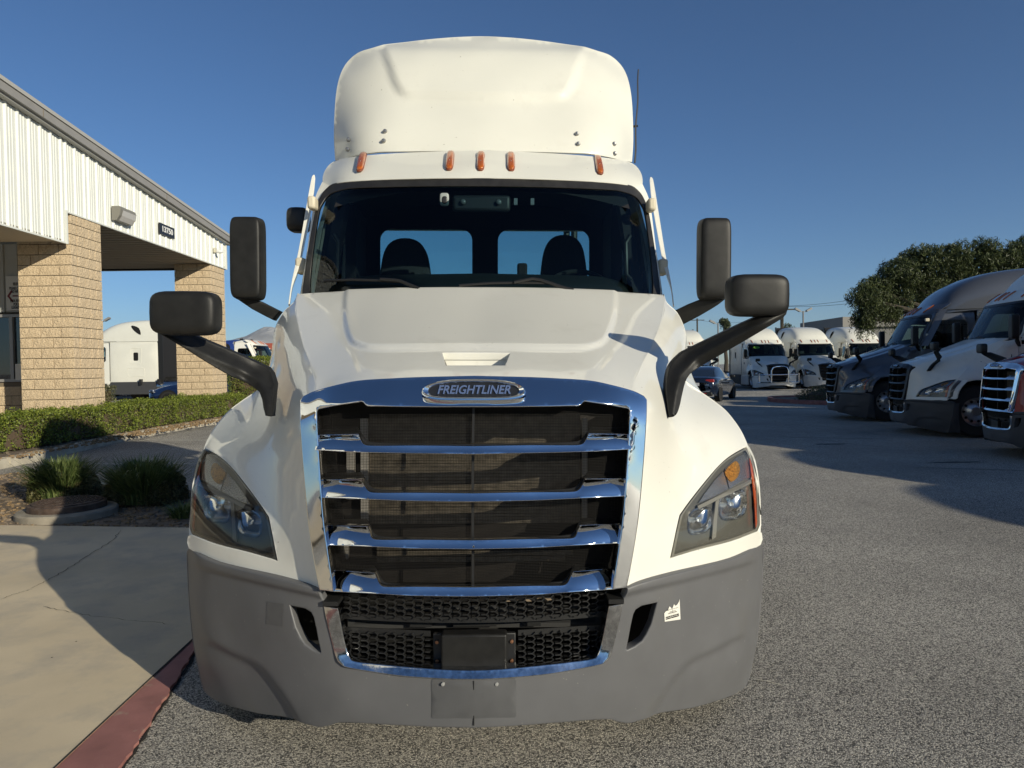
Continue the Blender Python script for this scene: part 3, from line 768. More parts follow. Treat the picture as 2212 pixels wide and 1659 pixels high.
    p = up(1453, 1332, du(1453, 1332) - .0045)
    Mt = Matrix.Translation(p) @ Matrix.Rotation(math.atan(1.35), 4, 'Z') @ Matrix.Rotation(math.pi / 2, 4, 'X')
    Mt = Matrix.Translation(p) @ Matrix.Rotation(math.atan2(du(1470, 1332) - du(1436, 1332), up(1470, 1332, du(1470, 1332)).x - up(1436, 1332, du(1436, 1332)).x), 4, 'Z') @ Matrix.Rotation(math.pi / 2, 4, 'X')
    text_obj("sticker_lettering", "FAILURE TO DO SO WILL\nDAMAGE TRANSMISSION", .0062, TEXTB, root, Mt, .0002, bold=.0003)
    text_obj("sticker_lettering", "REMOVE DRIVE AXLE SHAFTS\nOR\nTOW WITH ALL\nDRIVE WHEELS RAISED", .0046, TEXTB, root, Matrix.Translation((0, 0, .022)) @ Mt, .0002)
    sheet("sticker_residue", [(1434, 1298), (1470, 1292), (1472, 1340), (1436, 1346)], lambda a, b: up(a, b, du(a, b) - .0025), BUMPER_D, root, step=20, thick=.001, mirror='flip')
    # ---------------- headlamps
    lens = cr([(1612.5, 967), (1590, 979), (1569.5, 992), (1551, 1009), (1536, 1027), (1503, 1068), (1474.5, 1107), (1467, 1125), (1450, 1203)], 3) + \
        cr([(1450, 1203), (1511, 1185), (1579, 1167.5), (1636, 1146)], 3)[1:] + cr([(1640.5, 1133), (1637.5, 1055), (1628.5, 1000), (1617, 973)], 3)
    def lamp(mirror):
        kw = dict(mirror=mirror)
        X = lambda n, o, off, m, **k: sheet(n, o, lambda a, b: up(a, b, db(a, b) + off(a, b) if callable(off) else db(a, b) + off), m, root, mirror=mirror, **k)
        X("headlamp_lens", lens, .002, LENS, step=9, thick=.02, bev=.004)
        inset = lambda k: [(1560 + (a - 1560) * k, 1090 + (b - 1090) * k) for a, b in lens]
        h1 = [(1583 + 31 * math.copysign(abs(math.cos(t)) ** .7, math.cos(t)), 1091 + 33 * math.copysign(abs(math.sin(t)) ** .7, math.sin(t)) - (math.cos(t)) * 8) for t in np.linspace(0, 2 * math.pi, 25)[:-1]]
        h2 = [(1512 + 28 * math.copysign(abs(math.cos(t)) ** .7, math.cos(t)), 1125 + 29 * math.copysign(abs(math.sin(t)) ** .7, math.sin(t)) - (math.cos(t)) * 9) for t in np.linspace(0, 2 * math.pi, 25)[:-1]]
        X("headlamp_backing", inset(1.05), .14, PAINT, step=30, thick=.02)
        X("headlamp_housing", inset(1.0), .045, HOUS, holes=[h1, h2], step=12, thick=.06)
        # rim of the lamp
        rim = [(1560 + (a - 1560) * .945, 1090 + (b - 1090) * .955) for a, b in lens]
        X("headlamp_bezel", inset(.998), .010, mat("bezel_grey", (.24, .235, .22), .4), holes=[rim], step=30, thick=.03)
        for nm, hh, c, dep in (("main_reflector", h1, (1583, 1091), .06), ("inner_reflector", h2, (1512, 1125), .05)):
            P = [up(a, b, db(a, b) + .046) for a, b in hh]; ce = sum(P, Vector()) / len(P); rings = []
            for k in range(7):
                t = k / 6; r = math.cos(t * math.pi / 2) ** .8 if k < 6 else .02
                rings.append([ce + (p - ce) * r + Vector((0, dep * math.sin(t * math.pi / 2), 0)) for p in P])
            mb = MB(); n = len(P)
            for rg in rings: mb.v += rg; mb.m
            fs = [(i * n + j, (i + 1) * n + j, (i + 1) * n + (j + 1) % n, i * n + (j + 1) % n) for i in range(6) for j in range(n)]
            V = mb.v
            if mirror == 'flip': V = [Vector((-p.x, p.y, p.z)) for p in V]; fs = [tuple(reversed(f)) for f in fs]
            mesh_obj(nm, V, fs, REFL, root, 25 if nm == 'main_reflector' else 25)
            s = -1 if mirror == 'flip' else 1
            sbox("bulb", (s * ce.x, ce.y + dep * .45, ce.z), (.018, .05, .018), mat("bulb_glass", (.7, .75, .8), .1, metal=.5), root, .8, (8, 10))
        X("park_lamp_band", [(1509, 1087), (1523, 1066), (1545, 1037), (1562, 1018), (1566, 1030), (1574, 1056), (1540, 1074)], .030, RIBS, step=12, thick=.02)
        X("turn_signal_lamp", cr([(1566, 1020), (1578, 1004), (1590, 996), (1597, 1004), (1598, 1018), (1592, 1032), (1581, 1040), (1573, 1034)], 3, True)[:], .026, AMBERB, step=10, thick=.02)
        X("turn_signal_clear", [(1566, 1013), (1590, 988), (1612, 977), (1622, 1000), (1626, 1030), (1576, 1056)], .034, RIBS, step=12, thick=.02)
        X("lamp_divider", [(1507, 1093), (1573, 1061), (1624, 1036), (1626, 1043), (1575, 1068), (1510, 1100)], .022, mat("bezel_grey"), step=14, thick=.03)
        X("lamp_divider", [(1546, 1083), (1554, 1079), (1550, 1110), (1547, 1160), (1538, 1166), (1542, 1120)], .024, mat("bezel_grey"), step=14, thick=.03)
        X("side_reflector", [(1619, 990), (1625, 998), (1633, 1050), (1637, 1100), (1638, 1140), (1632.5, 1142), (1630, 1090), (1625, 1040)], .012, AMBERS, step=14, thick=.01)
    lamp(None); lamp('flip')
    # ---------------- windscreen, frame, roof cap
    dw = D([(1026, 640, 1.52), (1026, 600, 1.585), (1026, 520, 1.72), (1026, 440, 1.865), (1026, 401, 1.94), (1026, 386, 1.965), (1200, 640, 1.555), (1240, 520, 1.765), (1220, 404, 1.985), (1330, 640, 1.67), (1330, 520, 1.86), (1330, 410, 2.07),
            (1405, 638, 1.86), (1424, 638, 1.90), (1409, 575, 1.95), (1424, 600, 1.97), (1395, 464, 2.13), (1404, 450, 2.17), (1372, 423, 2.17), (1385, 400, 2.24)])
    wC = lambda y: C(y, dw)
    gi = cr([wC(401), (1120, 402), (1221.4, 404.7), (1300, 408), (1338.6, 411.5), (1371.8, 423.3), (1387.5, 442.8), (1395.3, 464.3), (1404, 530), (1408.9, 575.6), (1411.9, 620.5), (1410, 640)], 4)
    go = cr([wC(386), (1100, 386.5), (1182, 388), (1280, 393), (1354, 399), (1379.6, 413.5), (1393, 435), (1401, 460), (1414.8, 546), (1424.6, 620.6), (1425, 640)], 4)
    ws = sheet("windscreen", [wC(401)] + gi[1:] + [(1300, 642), (1150, 642), wC(642), wC(600), wC(540), wC(470)], lifter(dw, .004), GLASS, root, step=18, thick=.006, back=(0, 1, -.3), mirror='weld')
    sheet("windscreen_seal", [wC(386)] + go[1:] + gi[::-1], lifter(dw, -.006), RUBBER, root, step=9, thick=.03, bev=.004, mirror='weld')
    dr = D([(1036, 384.5, 1.965), (1036, 360, 2.05), (1036, 340, 2.16), (1036, 325, 2.32), (1150, 385, 1.975), (1150, 330, 2.33), (1271, 391, 2.03), (1271, 345, 2.28), (1240, 334, 2.36), (1355, 399, 2.16), (1330, 346, 2.45), (1375, 412, 2.23), (1366, 354.5, 2.62), (1384, 374, 2.50), (1387, 398, 2.33), (1350, 370, 2.30)])
    rC = lambda y: C(y, dr)
    ro = [rC(384)] + [rC(360), rC(324.5)] + cr([rC(324.5), (1102, 327.5), (1234, 335), (1325.5, 344), (1366, 354), (1384, 374), (1386.7, 398.4), (1376, 412.5)], 4)[1:] + cr([(1376, 412.5), (1354.8, 399), (1270.6, 391), (1150, 386), rC(384)], 4)[1:-1]
    sheet("roof_cap", ro, lifter(dr, -.002), ROOFWHITE, root, step=8, thick=.03, bev=.004, mirror='weld')
    # A pillar outside the seal
    dp = lambda a, b: dw(min(a, 1424), b) + .02 + max(0, a - 1424 + (640 - b) * .1) * .004
    pil = cr([(1387.7, 397), (1402.4, 431.4), (1410, 480), (1417, 537.6), (1425, 590), (1431.7, 640)], 3)
    sheet("a_pillar", pil + [(a - 1, b) for a, b in go[::-1] if b > 404], lambda a, b: up(a, b, dp(a, b)), PAINT, root, step=9, thick=.05, mirror='both')
    # marker lamps
    for vx, vy, tilt in ((781.5, 351, -.12), (972, 348, -.02), (1038.5, 349, 0), (1103.5, 350, .02), (1293, 357, .10)):
        c = [up(vx + sx_ * 8, vy + sy * 18.5, dr(max(vx, 2060 - vx) if vx < 1000 else vx, vy + sy * 18)) for sx_, sy in ((0, -1), (0, 1), (1, 0))]
        w = up(vx + 8, vy, 2.2).x - up(vx - 8, vy, 2.2).x
        a, b = c[0], c[1]; mid = (a + b) / 2 + Vector((0, -.012, .004))
        o = sbox("marker_lamp", (0, 0, 0), (w * 1.0, .034, (a - b).length * 1.02), AMBER, root, .55, (10, 14))
        dirv = (a - b).normalized(); Mq = Matrix.Translation(mid) @ Matrix.Rotation(tilt, 4, 'Y') @ Matrix.Rotation(-math.atan2(dirv.y, dirv.z), 4, 'X')
        o.data.transform(Mq)
        o2 = sbox("lamp_base", (0, 0, 0), (w * 1.12, .02, (a - b).length * 1.12), mat("marker_base", (.20, .05, .02), .5), root, .55, (10, 14)); o2.data.transform(Matrix.Translation((0, .006, -.002)) @ Mq)
        o3 = sbox("lamp_screw", (0, -.017, -.045), (.008, .006, .008), BOLT, root, 1, (5, 6)); o3.data.transform(Mq)
    # ---------------- roof fairing
    df = D([(1036, 325, 2.36), (1040, 270, 2.44), (1040, 208, 2.56), (1040, 150, 2.70), (1036, 110, 2.82), (1034, 90, 2.93), (1030, 79, 3.06), (1180, 330, 2.38), (1180, 208, 2.60), (1180, 120, 2.82), (1180, 90, 3.04),
            (1280, 336, 2.42), (1280, 208, 2.66), (1270, 120, 2.90), (1240, 100, 3.05), (1325, 340, 2.52), (1325, 208, 2.76), (1307, 125, 3.00), (1312, 116, 3.06), (1345, 300, 2.66), (1345, 180, 2.90), (1337, 140, 3.06), (1364, 345, 2.80), (1366, 300, 2.82), (1365, 220, 2.90), (1356, 165, 3.02)])
    fC = lambda y: C(y, df)
    fl = cr([(1289, 104), (1266.9, 108), (1258, 128), (1248.6, 153), (1242, 172), (1234, 190), (1219, 208), (1190, 214), (1120, 214), (1040, 214)], 5)
    fpoly = fl + [(1040, 40), (1289, 40)]
    def fb(a, b):
        s = sdist(fl, a, b); i_ = inside(fpoly, max(a, 1041), b); k = ss(.5 + (s if i_ else -s) / 16.)
        return Vector((0, -.03, .01)) * k * ss((b - 92) / 30.)
    fo = [fC(326), fC(300), fC(240), fC(180), fC(140), fC(120), fC(108), fC(99), fC(92), fC(86), fC(82)] + cr([fC(79), (1080, 80.4), (1124, 83.6), (1180, 90), (1234, 98.6), (1272, 106), (1307, 115.5), (1323, 124), (1336.5, 136), (1347, 150), (1355.5, 170), (1362, 200), (1365.5, 240), (1367, 300), (1364.5, 349)], 4) + \
        [(1345, 346), (1325, 340.5)] + cr([(1300, 335.5), (1270, 331), (1234, 329.5), (1140, 327), fC(326)], 3)[:-1]
    sheet("roof_fairing", fo, lifter(df, 0, fb), ROOFWHITE, root, step=9, thick=.02, bev=.004, mirror='weld')
    fe = [up(a, b, df(a, b)) for a, b in [(1030, 79), (1124, 84), (1234, 99), (1307, 115.5), (1336.5, 136), (1355.5, 170), (1365.5, 240), (1367, 300), (1364.5, 349)]]
    fe[0].x = 0
    for p in fe: p.z -= .012; p.x *= .996; p.y += .01
    loft("fairing_side", [[p, Vector((p.x * 1.003, p.y + .25, p.z + .0)), Vector((p.x * 1.004, 3.75, p.z - .01))] for p in fe], ROOFWHITE, root, (2, 2), mirror='weld', flip=True)
    for vx, vy in ((753, 302), (751, 323), (832, 284), (829, 304.5), (1246, 289.5), (1249, 311), (1326.5, 311), (1327.5, 332)):
        q = 2074 - vx if vx < 1000 else vx
        p = up(vx, vy, df(min(q, 1345), vy)); o = MB(); o.lathe([(0, -.02), (.012, -.018), (.016, -.006), (.016, .0)], p, 'y', 10); o.build("fairing_bolt", BOLT, root)
    # antenna
    a, b = up(1379.5, 150, 3.30), up(1371, 352, 3.25)
    pts = [b + (a - b) * (i / 24) + Vector((.004 * math.sin(i * .5), 0, 0)) for i in range(25)]
    o = MB(); o.tube(pts, [.0075 - .002 * i / 24 for i in range(25)], 7)
    o.build("antenna", BLACK, root)
    q = up(1372, 272, 3.27); o = MB(); o.tube([q + Vector((-.03, .02, 0)), q + Vector((.022, 0, 0))], .009, 8); o.build("antenna_clip", BLACK, root)
    # ---------------- cab body
    def side_out(win, y1):
        return None
    cabx = lambda y, z: 1.045 + .06 * min(1, max(0, (y - 1.85) / .25)) - max(0, z - 2.0) * .075 - max(0, z - 2.6) * .25
    cab_o = [(1.90, .62), (3.20, .62), (3.20, 2.86), (2.60, 2.93), (2.45, 2.90), (2.33, 2.70), (2.05, 2.25), (1.90, 1.92)]
    win_o = [(1.98, 1.82), (2.98, 1.82), (3.02, 1.90), (3.02, 2.46), (2.96, 2.54), (2.42, 2.54), (2.30, 2.47), (1.97, 1.95)]
    sheet("cab_side", cab_o, lambda a, b: Vector((cabx(a, b), a, b)), PAINT, root, holes=[win_o], step=.16, thick=.03, back=(-1, 0, 0), bev=.003, mirror='both', flipcheck=(1, 0, 0))
    sheet("door_window", win_o, lambda a, b: Vector((cabx(a, b) - .012, a, b)), SGLASS, root, step=.3, thick=.004, back=(-1, 0, 0), mirror='both', flipcheck=(1, 0, 0))
    for s in (1, -1):
        o = MB(); o.box((s * 1.112, 2.72, 1.55), (.02, .09, .12)); o.build("door_handle", BLACK, root)
        o = MB()
        for (ya, yb, zv) in ((1.93, 2.88, .95),): o.bar((s * 1.109 if zv < 2 else s * 1.06, ya, zv), (s * 1.109 if zv < 2 else s * 1.06, yb, zv), .003, .008)
        o.bar((s * 1.109, 2.9, .95), (s * 1.109, 2.9, 2.0), .003, .008); o.build("door_gap", DARK, root)
        o = MB(); o.box((s * 1.16, 2.45, .52), (.10, 1.25, .55)); o.box((s * 1.22, 2.45, .40), (.04, .5, .04)); bake(bevel(o.build("step_panel", BUMPER, root), .02))
    # roof and back wall with two windows
    loft("cab_roof", [[Vector((0, y, z)), Vector((.5, y + .01, z - .01)), Vector((.88, y + .05, z - .05)), Vector((.99, y + .1, z - .14))] for y, z in ((2.30, 2.93), (2.6, 2.98), (2.95, 2.98), (3.20, 2.93))], ROOFWHITE, root, (3, 3), mirror='weld', flip=False)
    w1 = lambda cx: [(cx + a, b) for a, b in rrect(-.345, 1.80, .345, 2.49, .085)]
    qa, qb = up(1077, 497, 3.17), up(1272, 590, 3.17)
    cxw = (qa.x + qb.x) / 2; ww = (qb.x - qa.x) / 2 + .005; zt = (qa.z + up(817, 492, 3.17).z) / 2
    wl = [rrect(cxw - ww, 1.75, cxw + ww, zt, .085)]
    wr = [[(-a, b) for a, b in wl[0]][::-1]]
    sheet("cab_back_wall", [(-1.08, .62), (1.08, .62), (1.08, 2.0), (1.0, 2.9), (-1.0, 2.9), (-1.08, 2.0)], lambda a, b: Vector((a, 3.17, b)), CLOTH, root, holes=[wl[0], wr[0]], step=.5, thick=.03)
    for w_ in (wl[0], wr[0]):
        sheet("back_window", w_, lambda a, b: Vector((a, 3.18, b)), glass_mat("back_window_glass", (.55, .74, .74), .05), root, step=1, thick=.004)
    o = MB()
    for y0_, y1_, w in ((3.204, 3.206, 1),):
        o.box((0, 3.215, .9), (2.16, .02, .55)); o.box((0, 3.215, 2.75), (2.0, .02, .30)); o.box((0, 3.215, 2.0), (.13, .02, 2.0))
    o.build("outer_back_panel", PAINT, root)
    # exhaust stacks / grab bars behind the cab seen through the rear window
    for vx in (1224, 1240.5):
        p = up(vx, 505, 3.6); o = MB(); o.tube([(p.x, 3.6, 1.6), (p.x, 3.6, 3.2)], .028, 10); o.build("air_line_post", BLACK, root)
    # ---------------- interior
    o = MB(); o.box((0, 2.6, .95), (2.05, 1.2, .05)); o.build("cab_floor", CLOTH, root)
    loft("headliner", [[Vector((0, y, z)), Vector((.5, y, z - .01)), Vector((.93, y + .02, z - .10))] for y, z in ((2.02, 2.62), (2.3, 2.78), (3.1, 2.78))], CLOTH, root, (2, 2), mirror='weld')
    dq = [[up(1026, 660, 1.60), up(1200, 660, 1.66), up(1330, 655, 1.78), up(1375, 655, 1.98)],
          [up(1030, 612, 1.74), up(1200, 613, 1.80), up(1320, 616, 1.92), up(1368, 632, 2.06)],
          [up(1030, 590.5, 2.02), up(1200, 594, 2.06), up(1300, 598, 2.10), up(1350, 612, 2.14)],
          [up(1030, 600, 2.25), up(1200, 606, 2.25), up(1300, 612, 2.24), up(1350, 620, 2.22)]]
    for r in dq: r[0].x = 0
    loft("dashboard", dq, DASH, root, (4, 3), mirror='weld', flip=False)
    # door cards
    for s in (1, -1):
        o = MB(); o.box((s * .985, 2.5, 1.35), (.06, 1.3, .95)); o.bar((s * .98, 1.96, 1.85), (s * .93, 2.32, 2.62), .07, .07); o.box((s * .97, 2.95, 2.2), (.08, .4, 1.0)); o.build("door_card", CLOTH, root)
        o = MB(); o.tube([(s * .93, 2.02, 2.35), (s * .90, 2.02, 2.30), (s * .90, 1.99, 2.1), (s * .93, 1.98, 2.06)], .014, 8); o.build("grab_handle", BLACK, root)
    def seat(vx0, vx1, vyt, ly, nm):
        a, b = up(vx0, vyt, ly), up(vx1, vyt, ly); cx, w = (a.x + b.x) / 2, (b.x - a.x) / 2; zt = a.z
        prof = [(-w * 1.22, zt - .75), (-w * 1.12, zt - .45), (-w * .98, zt - .20), (-w * .78, zt - .06), (-w * .35, zt), (w * .35, zt), (w * .78, zt - .06), (w * .98, zt - .20), (w * 1.12, zt - .45), (w * 1.22, zt - .75)]
        P = [(cx + x, z) for x, z in prof[:1]] + [(cx + p[0], p[1]) for p in cr(prof, 4)[1:-1]] + [(cx + prof[-1][0], prof[-1][1])]
        sheet(nm, P, lambda u, v: Vector((u, ly - .03 * math.sin(max(0, min(1, (zt - v) / .5)) * 3) + .03 * ((u - cx) / w) ** 2, v)), mat("seat_cloth", (.02, .02, .022), .85, noise=(60, .2)), root, step=.08, thick=.12, bev=.02)
        o = MB(); o.box((cx, ly - .25, zt - .85), (w * 2.3, .5, .16)); bake(bevel(o.build("seat_cushion", CLOTH, root), .04, 3))
    seat(826, 922, 521, 2.78, "passenger_seat"); seat(1176, 1262, 514, 2.78, "driver_seat")
    a = up(1128, 569, 2.4); o = MB(); o.box((a.x, 2.4, a.z - .15), (.068, .06, .3)); bake(bevel(o.build("centre_console_display", CLOTH, root), .015, 3))
    # steering wheel
    c = up(1252, 640, 2.30); o = MB(); R_ = .235
    Mw = Matrix.Translation(c) @ Matrix.Rotation(math.radians(-38), 4, 'X')
    o.tube([Mw @ Vector((R_ * math.cos(t), 0, R_ * math.sin(t))) for t in np.linspace(0, 2 * math.pi, 41)], .017, 8, cap=False)
    o.bar(Mw @ Vector((-R_, 0, 0)), Mw @ Vector((R_, 0, 0)), .03, .03); o.build("steering_wheel", mat("wheel_leather", (.02, .022, .022), .35), root)
    # dash camera and sensor pod at the top of the glass
    p = up(960, 431, 1.90); o = sbox("dash_camera", (p.x, p.y, p.z), (.056, .03, .078), mat("camera_shell", (.30, .33, .31), .5), root, .45)
    sbox("camera_lens", (p.x + .002, p.y - .014, p.z - .006), (.034, .012, .046), BLACK, root, .7)
    p = up(1040, 440, 1.98); o = MB(); o.box((p.x, p.y, p.z), (.36, .05, .10)); bake(bevel(o.build("sensor_pod", mat("pod_black", (.02, .022, .025), .5), root), .02, 3))
    for vx, vy, r in ((1000.5, 436, .017), (1077.5, 436.5, .017)):
        p = up(vx, vy, 1.94); sbox("pod_lens", (p.x, p.y, p.z), (r * 2, .02, r * 2), mat("pod_lens", (.12, .13, .14), .35), root, 1)
    for vx in (1114, 1150): p = up(vx, 436, 1.98); o = MB(); o.box((p.x, p.y, p.z), (.022, .02, .04)); o.build("toll_tag", mat("tag_grey", (.16, .18, .2), .5), root)
    # wipers
    for L in (([(700, 607), (760, 604.5), (822, 606), (870, 609)], [(822, 604), (854, 606), (866, 608), (905, 624)]), ([(992, 617), (1060, 612), (1125, 611), (1195, 612)], [(1110, 611), (1150, 603), (1168, 606), (1220, 623), (1238, 627)])):
        o = MB(); f_ = lambda q: up(q[0], q[1], dw(2060 - q[0] if q[0] < 1020 else q[0], q[1]) - .025)
        o.tube([f_(q) for q in L[0]], .008, 6); o.tube([f_(q) + Vector((0, -.012, 0)) for q in L[1]], .010, 6)
        o.build("wiper", BLACK, root)
    # ---------------- mirrors
    def hood_mirror(vc, size, ly, arm_pts, base, mir):
        p = up(vc[0], vc[1], ly)
        h = sbox("hood_mirror", (p.x, p.y, p.z), (size[0], .105, size[1]), BLACK_M, root, .42, (18, 28), taper=-.06)
        return h
    k = (2.46 + .42) / F
    hood_mirror((1635.8, 638.2), (129 * k, 88.5 * k), .42, None, None, 1)
    kl = (2.46 + .30) / F
    hood_mirror((401.3, 676.8), (138.5 * kl, 91.5 * kl), .30, None, None, -1)
    arm = cr([(1643.6, 682.4), (1600, 702), (1560, 721), (1520, 740), (1480.7, 759.3)], 2) + cr([(1475, 763), (1457, 781), (1447, 800), (1442, 830), (1443, 865), (1446, 900)], 3) + \
        cr([(1452, 898), (1460.5, 891), (1467, 874), (1471.5, 854.5), (1478.9, 825.2), (1490, 806), (1511.8, 790.4)], 3) + cr([(1555.8, 764.8), (1600, 739), (1645, 712), (1687.6, 686)], 2) + [(1694, 678), (1698.6, 667.7)]
    da = tps([(1690, 675, .46), (1643, 683, .44), (1600, 720, .48), (1540, 752, .54), (1480, 762, .60), (1447, 800, .55), (1446, 900, .43), (1460, 891, .44), (1475, 830, .50), (1512, 790, .56)])
    ridge = [(1690, 676), (1640, 703), (1560, 743), (1500, 775), (1466, 810), (1456, 850), (1450, 895)]
    def ab(a, b): s = sdist(ridge, a, b); return Vector((0, -.022, 0)) * max(0, 1 - s / 16.)
    sheet("mirror_arm", arm, lifter(da, -.02, ab), BLACK_M, root, step=5, thick=.06, bev=.004, smooth=60)
    # left arm: same casting, folded a little lower
    arml = [(333, 706), (341, 712), (350, 716), (400, 719), (408, 722)] + cr([(408, 722), (450, 740), (500, 761), (545, 781), (575, 795)], 2) + [(583, 806), (590, 830), (588, 860), (586, 898)] + [(577, 896), (572, 880), (569, 862), (562, 845), (545, 832), (525, 822), (495, 809)] + cr([(495, 809), (450, 783), (400, 750), (355, 722)], 2)[1:] + [(340, 716)]
    dal = tps([(335, 706, .36), (400, 735, .40), (450, 765, .46), (500, 790, .52), (575, 795, .60), (590, 830, .56), (586, 898, .43), (575, 880, .45), (530, 820, .55)])
    rl = [(345, 716), (400, 741), (470, 775), (520, 797), (560, 820), (578, 850), (582, 895)]
    def abl(a, b): s = sdist(rl, a, b); return Vector((0, -.022, 0)) * max(0, 1 - s / 16.)
    sheet("mirror_arm", arml, lifter(dal, -.02, abl), BLACK_M, root, step=5, thick=.06, bev=.004, smooth=60)
    for s in (1, -1):
        cvx = 1542 if s > 0 else 535.7
        p = up(cvx, 559.5 if s > 0 else 558.5, 1.72); k2 = (2.46 + 1.72) / F
        o = sbox("side_mirror", (p.x, p.y, p.z), (64.5 * k2, .13, 171 * k2), BLACK_M, root, .26, (20, 32), taper=-.05)
        o = sbox("mirror_glass", (p.x, p.y + .065, p.z), (54 * k2, .008, 160 * k2), CHROME, root, .2, (8, 24))
    am = [(1464, 671), (1492, 658), (1522.8, 645.8), (1545, 640), (1568.6, 634.8), (1567, 641), (1563, 645.8), (1550, 656), (1537.4, 664), (1510, 680), (1475, 699), (1466, 690)]
    dm = tps([(1464, 671, 1.85), (1475, 699, 1.85), (1568, 635, 1.72), (1537, 664, 1.74), (1522, 646, 1.76)])
    sheet("side_mirror_arm", am, lambda a, b: up(a, b, dm(a, b)), BLACK_M, root, step=7, thick=.06, bev=.008)
    aml = [(508, 634), (530, 642), (560, 653), (602, 673), (590, 689), (575, 681), (545, 665), (520, 648), (509, 640)]
    dml = tps([(508, 634, 1.72), (602, 673, 1.85), (590, 689, 1.85), (545, 660, 1.76), (530, 642, 1.73)])
    sheet("side_mirror_arm", aml, lambda a, b: up(a, b, dml(a, b)), BLACK_M, root, step=7, thick=.06, bev=.008)
    # wind deflectors outside the pillars
    df_o = cr([(1405, 383), (1408, 384), (1411.8, 396), (1423.5, 468), (1436, 546), (1448, 605), (1455.8, 659)], 3) + cr([(1453.8, 657.6), (1449, 620.5), (1436, 581.5), (1426.5, 536.5), (1414.8, 472), (1407, 425), (1404, 390)], 3)
    sheet("wind_deflector", df_o, lambda a, b: up(a, b, 1.95 + (640 - b) * .0016), PAINT, root, step=5, thick=.16, back=(.26, 1, 0.0), bev=.002, mirror='both')
    for s_ in (1, -1):
        for vx, vy, w_, h_ in ((1406, 444, .05, .08), (1430, 578, .06, .10)):
            q = up(vx, vy, 2.10); o = MB(); o.box((s_ * q.x, q.y, q.z), (w_, .10, h_)); bake(bevel(o.build("deflector_bracket", mat("bracket_cream", (.62, .56, .42), .6), root), .015))
    p = up(650, 476, 2.55); sbox("door_mirror", (p.x - .015, p.y, p.z), (.15, .16, .17), BLACK, root, .5)
    # cowl filler between hood and glass
    o = MB(); a, b = up(1300, 646, 1.62), up(1026, 640, 1.50)
    loft("cowl", [[up(1026, 637, 1.50), up(1200, 637, 1.56), up(1330, 641, 1.68), up(1424, 645, 1.84)], [up(1026, 650, 1.62), up(1200, 650, 1.66), up(1330, 650, 1.80), up(1424, 655, 1.95)]], BLACK, root, (1, 3), mirror='weld')
    # ---------------- badge
    cb = up(1019, 843, .062); w, h = 224 * 2.53 / F, 45 * 2.53 / F
    def oval(w, h, n=48):
        P = []
        for i in range(n):
            t = 2 * math.pi * i / n; x = math.copysign(abs(math.cos(t)) ** .72, math.cos(t)) * w / 2; z = math.copysign(abs(math.sin(t)) ** .8, math.sin(t)) * h / 2
            P.append((x, z + (-(x / (w / 2)) ** 2 * .10 * h + .05 * h)))
        return P
    tilt = math.atan2(.05, 64 * 2.53 / F)
    Mb = Matrix.Translation((0, cb.y - .012, cb.z)) @ Matrix.Rotation(-tilt * .75, 4, 'X')
    out_, mid_, in_ = oval(w, h), oval(w * .955, h * .86), oval(w * .87, h * .70)
    V = []; n = len(out_)
    for P, y in ((out_, .012), (out_, -.004), (mid_, -.012), (in_, -.006), (in_, .004)): V += [Mb @ Vector((a, y, b)) for a, b in P]
    mesh_obj("badge_ring", V, [(i * n + j, i * n + (j + 1) % n, (i + 1) * n + (j + 1) % n, (i + 1) * n + j) for i in range(4) for j in range(n)], CHROME, root, 60)
    mesh_obj("badge_plate", [Mb @ Vector((a * 1.01, -.001, b * 1.01)) for a, b in in_], [tuple(range(n))], mat("badge_black", (.012, .013, .016), .35), root, 0)
    Mt = Mb @ Matrix.Translation((0, -.003, -.0005)) @ Matrix.Rotation(math.pi / 2, 4, 'X')
    text_obj("badge_lettering", "FREIGHTLINER", .044, mat("badge_silver", (.34, .42, .58), .22, metal=.8), root, Mt, .003, shear=.25, sx=.90, bold=.0009)
    # water stain under the badge
    # ---------------- wheels and chassis
    for y_ in (1.16,):
        for s in (1, -1):
            o = MB(); o.lathe([(.28, -.14), (.46, -.14), (.50, -.11), (.515, -.05), (.515, .05), (.50, .11), (.46, .14), (.28, .14)], (s * 1.06, y_, .515), 'x', 40); o.build("front_tyre", TYRE, root)
            o = MB(); o.lathe([(.0, .135), (.08, .135), (.09, .10), (.12, .08), (.20, .02), (.24, .03), (.285, .10), (.29, .13), (.28, .14)], (0, 0, 0), 'x', 32)
            if s < 0: o.v = [Vector((-p.x, p.y, p.z)) for p in o.v]; o.f = [tuple(reversed(f)) for f in o.f]
            o.v = [p + Vector((s * 1.06, y_, .515)) for p in o.v]; o.build("wheel_rim", STEELW, root)
            o = MB()
            for q in range(10):
                t = 2 * math.pi * q / 10; o.lathe([(0, .01), (.028, .01)], (s * (1.06 + .035), y_ + .20 * math.cos(t), .515 + .20 * math.sin(t)), 'x', 8)
            o.build("hand_hole", DARK, root)
    for y_ in (5.0, 6.3):
        for s in (1, -1):
            o = MB(); o.lathe([(.28, -.3), (.48, -.3), (.515, -.25), (.515, .25), (.48, .3), (.28, .3), (.27, .2), (0, .1)], (s * .93, y_, .515), 'x', 28); o.build("rear_tyre", TYRE, root)
    o = MB()
    for s in (1, -1): o.box((s * .43, 4.2, .85), (.09, 6.2, .27))
    o.box((0, 5.65, 1.02), (.9, .9, .1)); o.box((0, 1.16, .55), (1.8, .14, .14)); o.box((0, 1.20, 1.0), (.8, 1.2, .9)); o.build("chassis", BLACK, root)
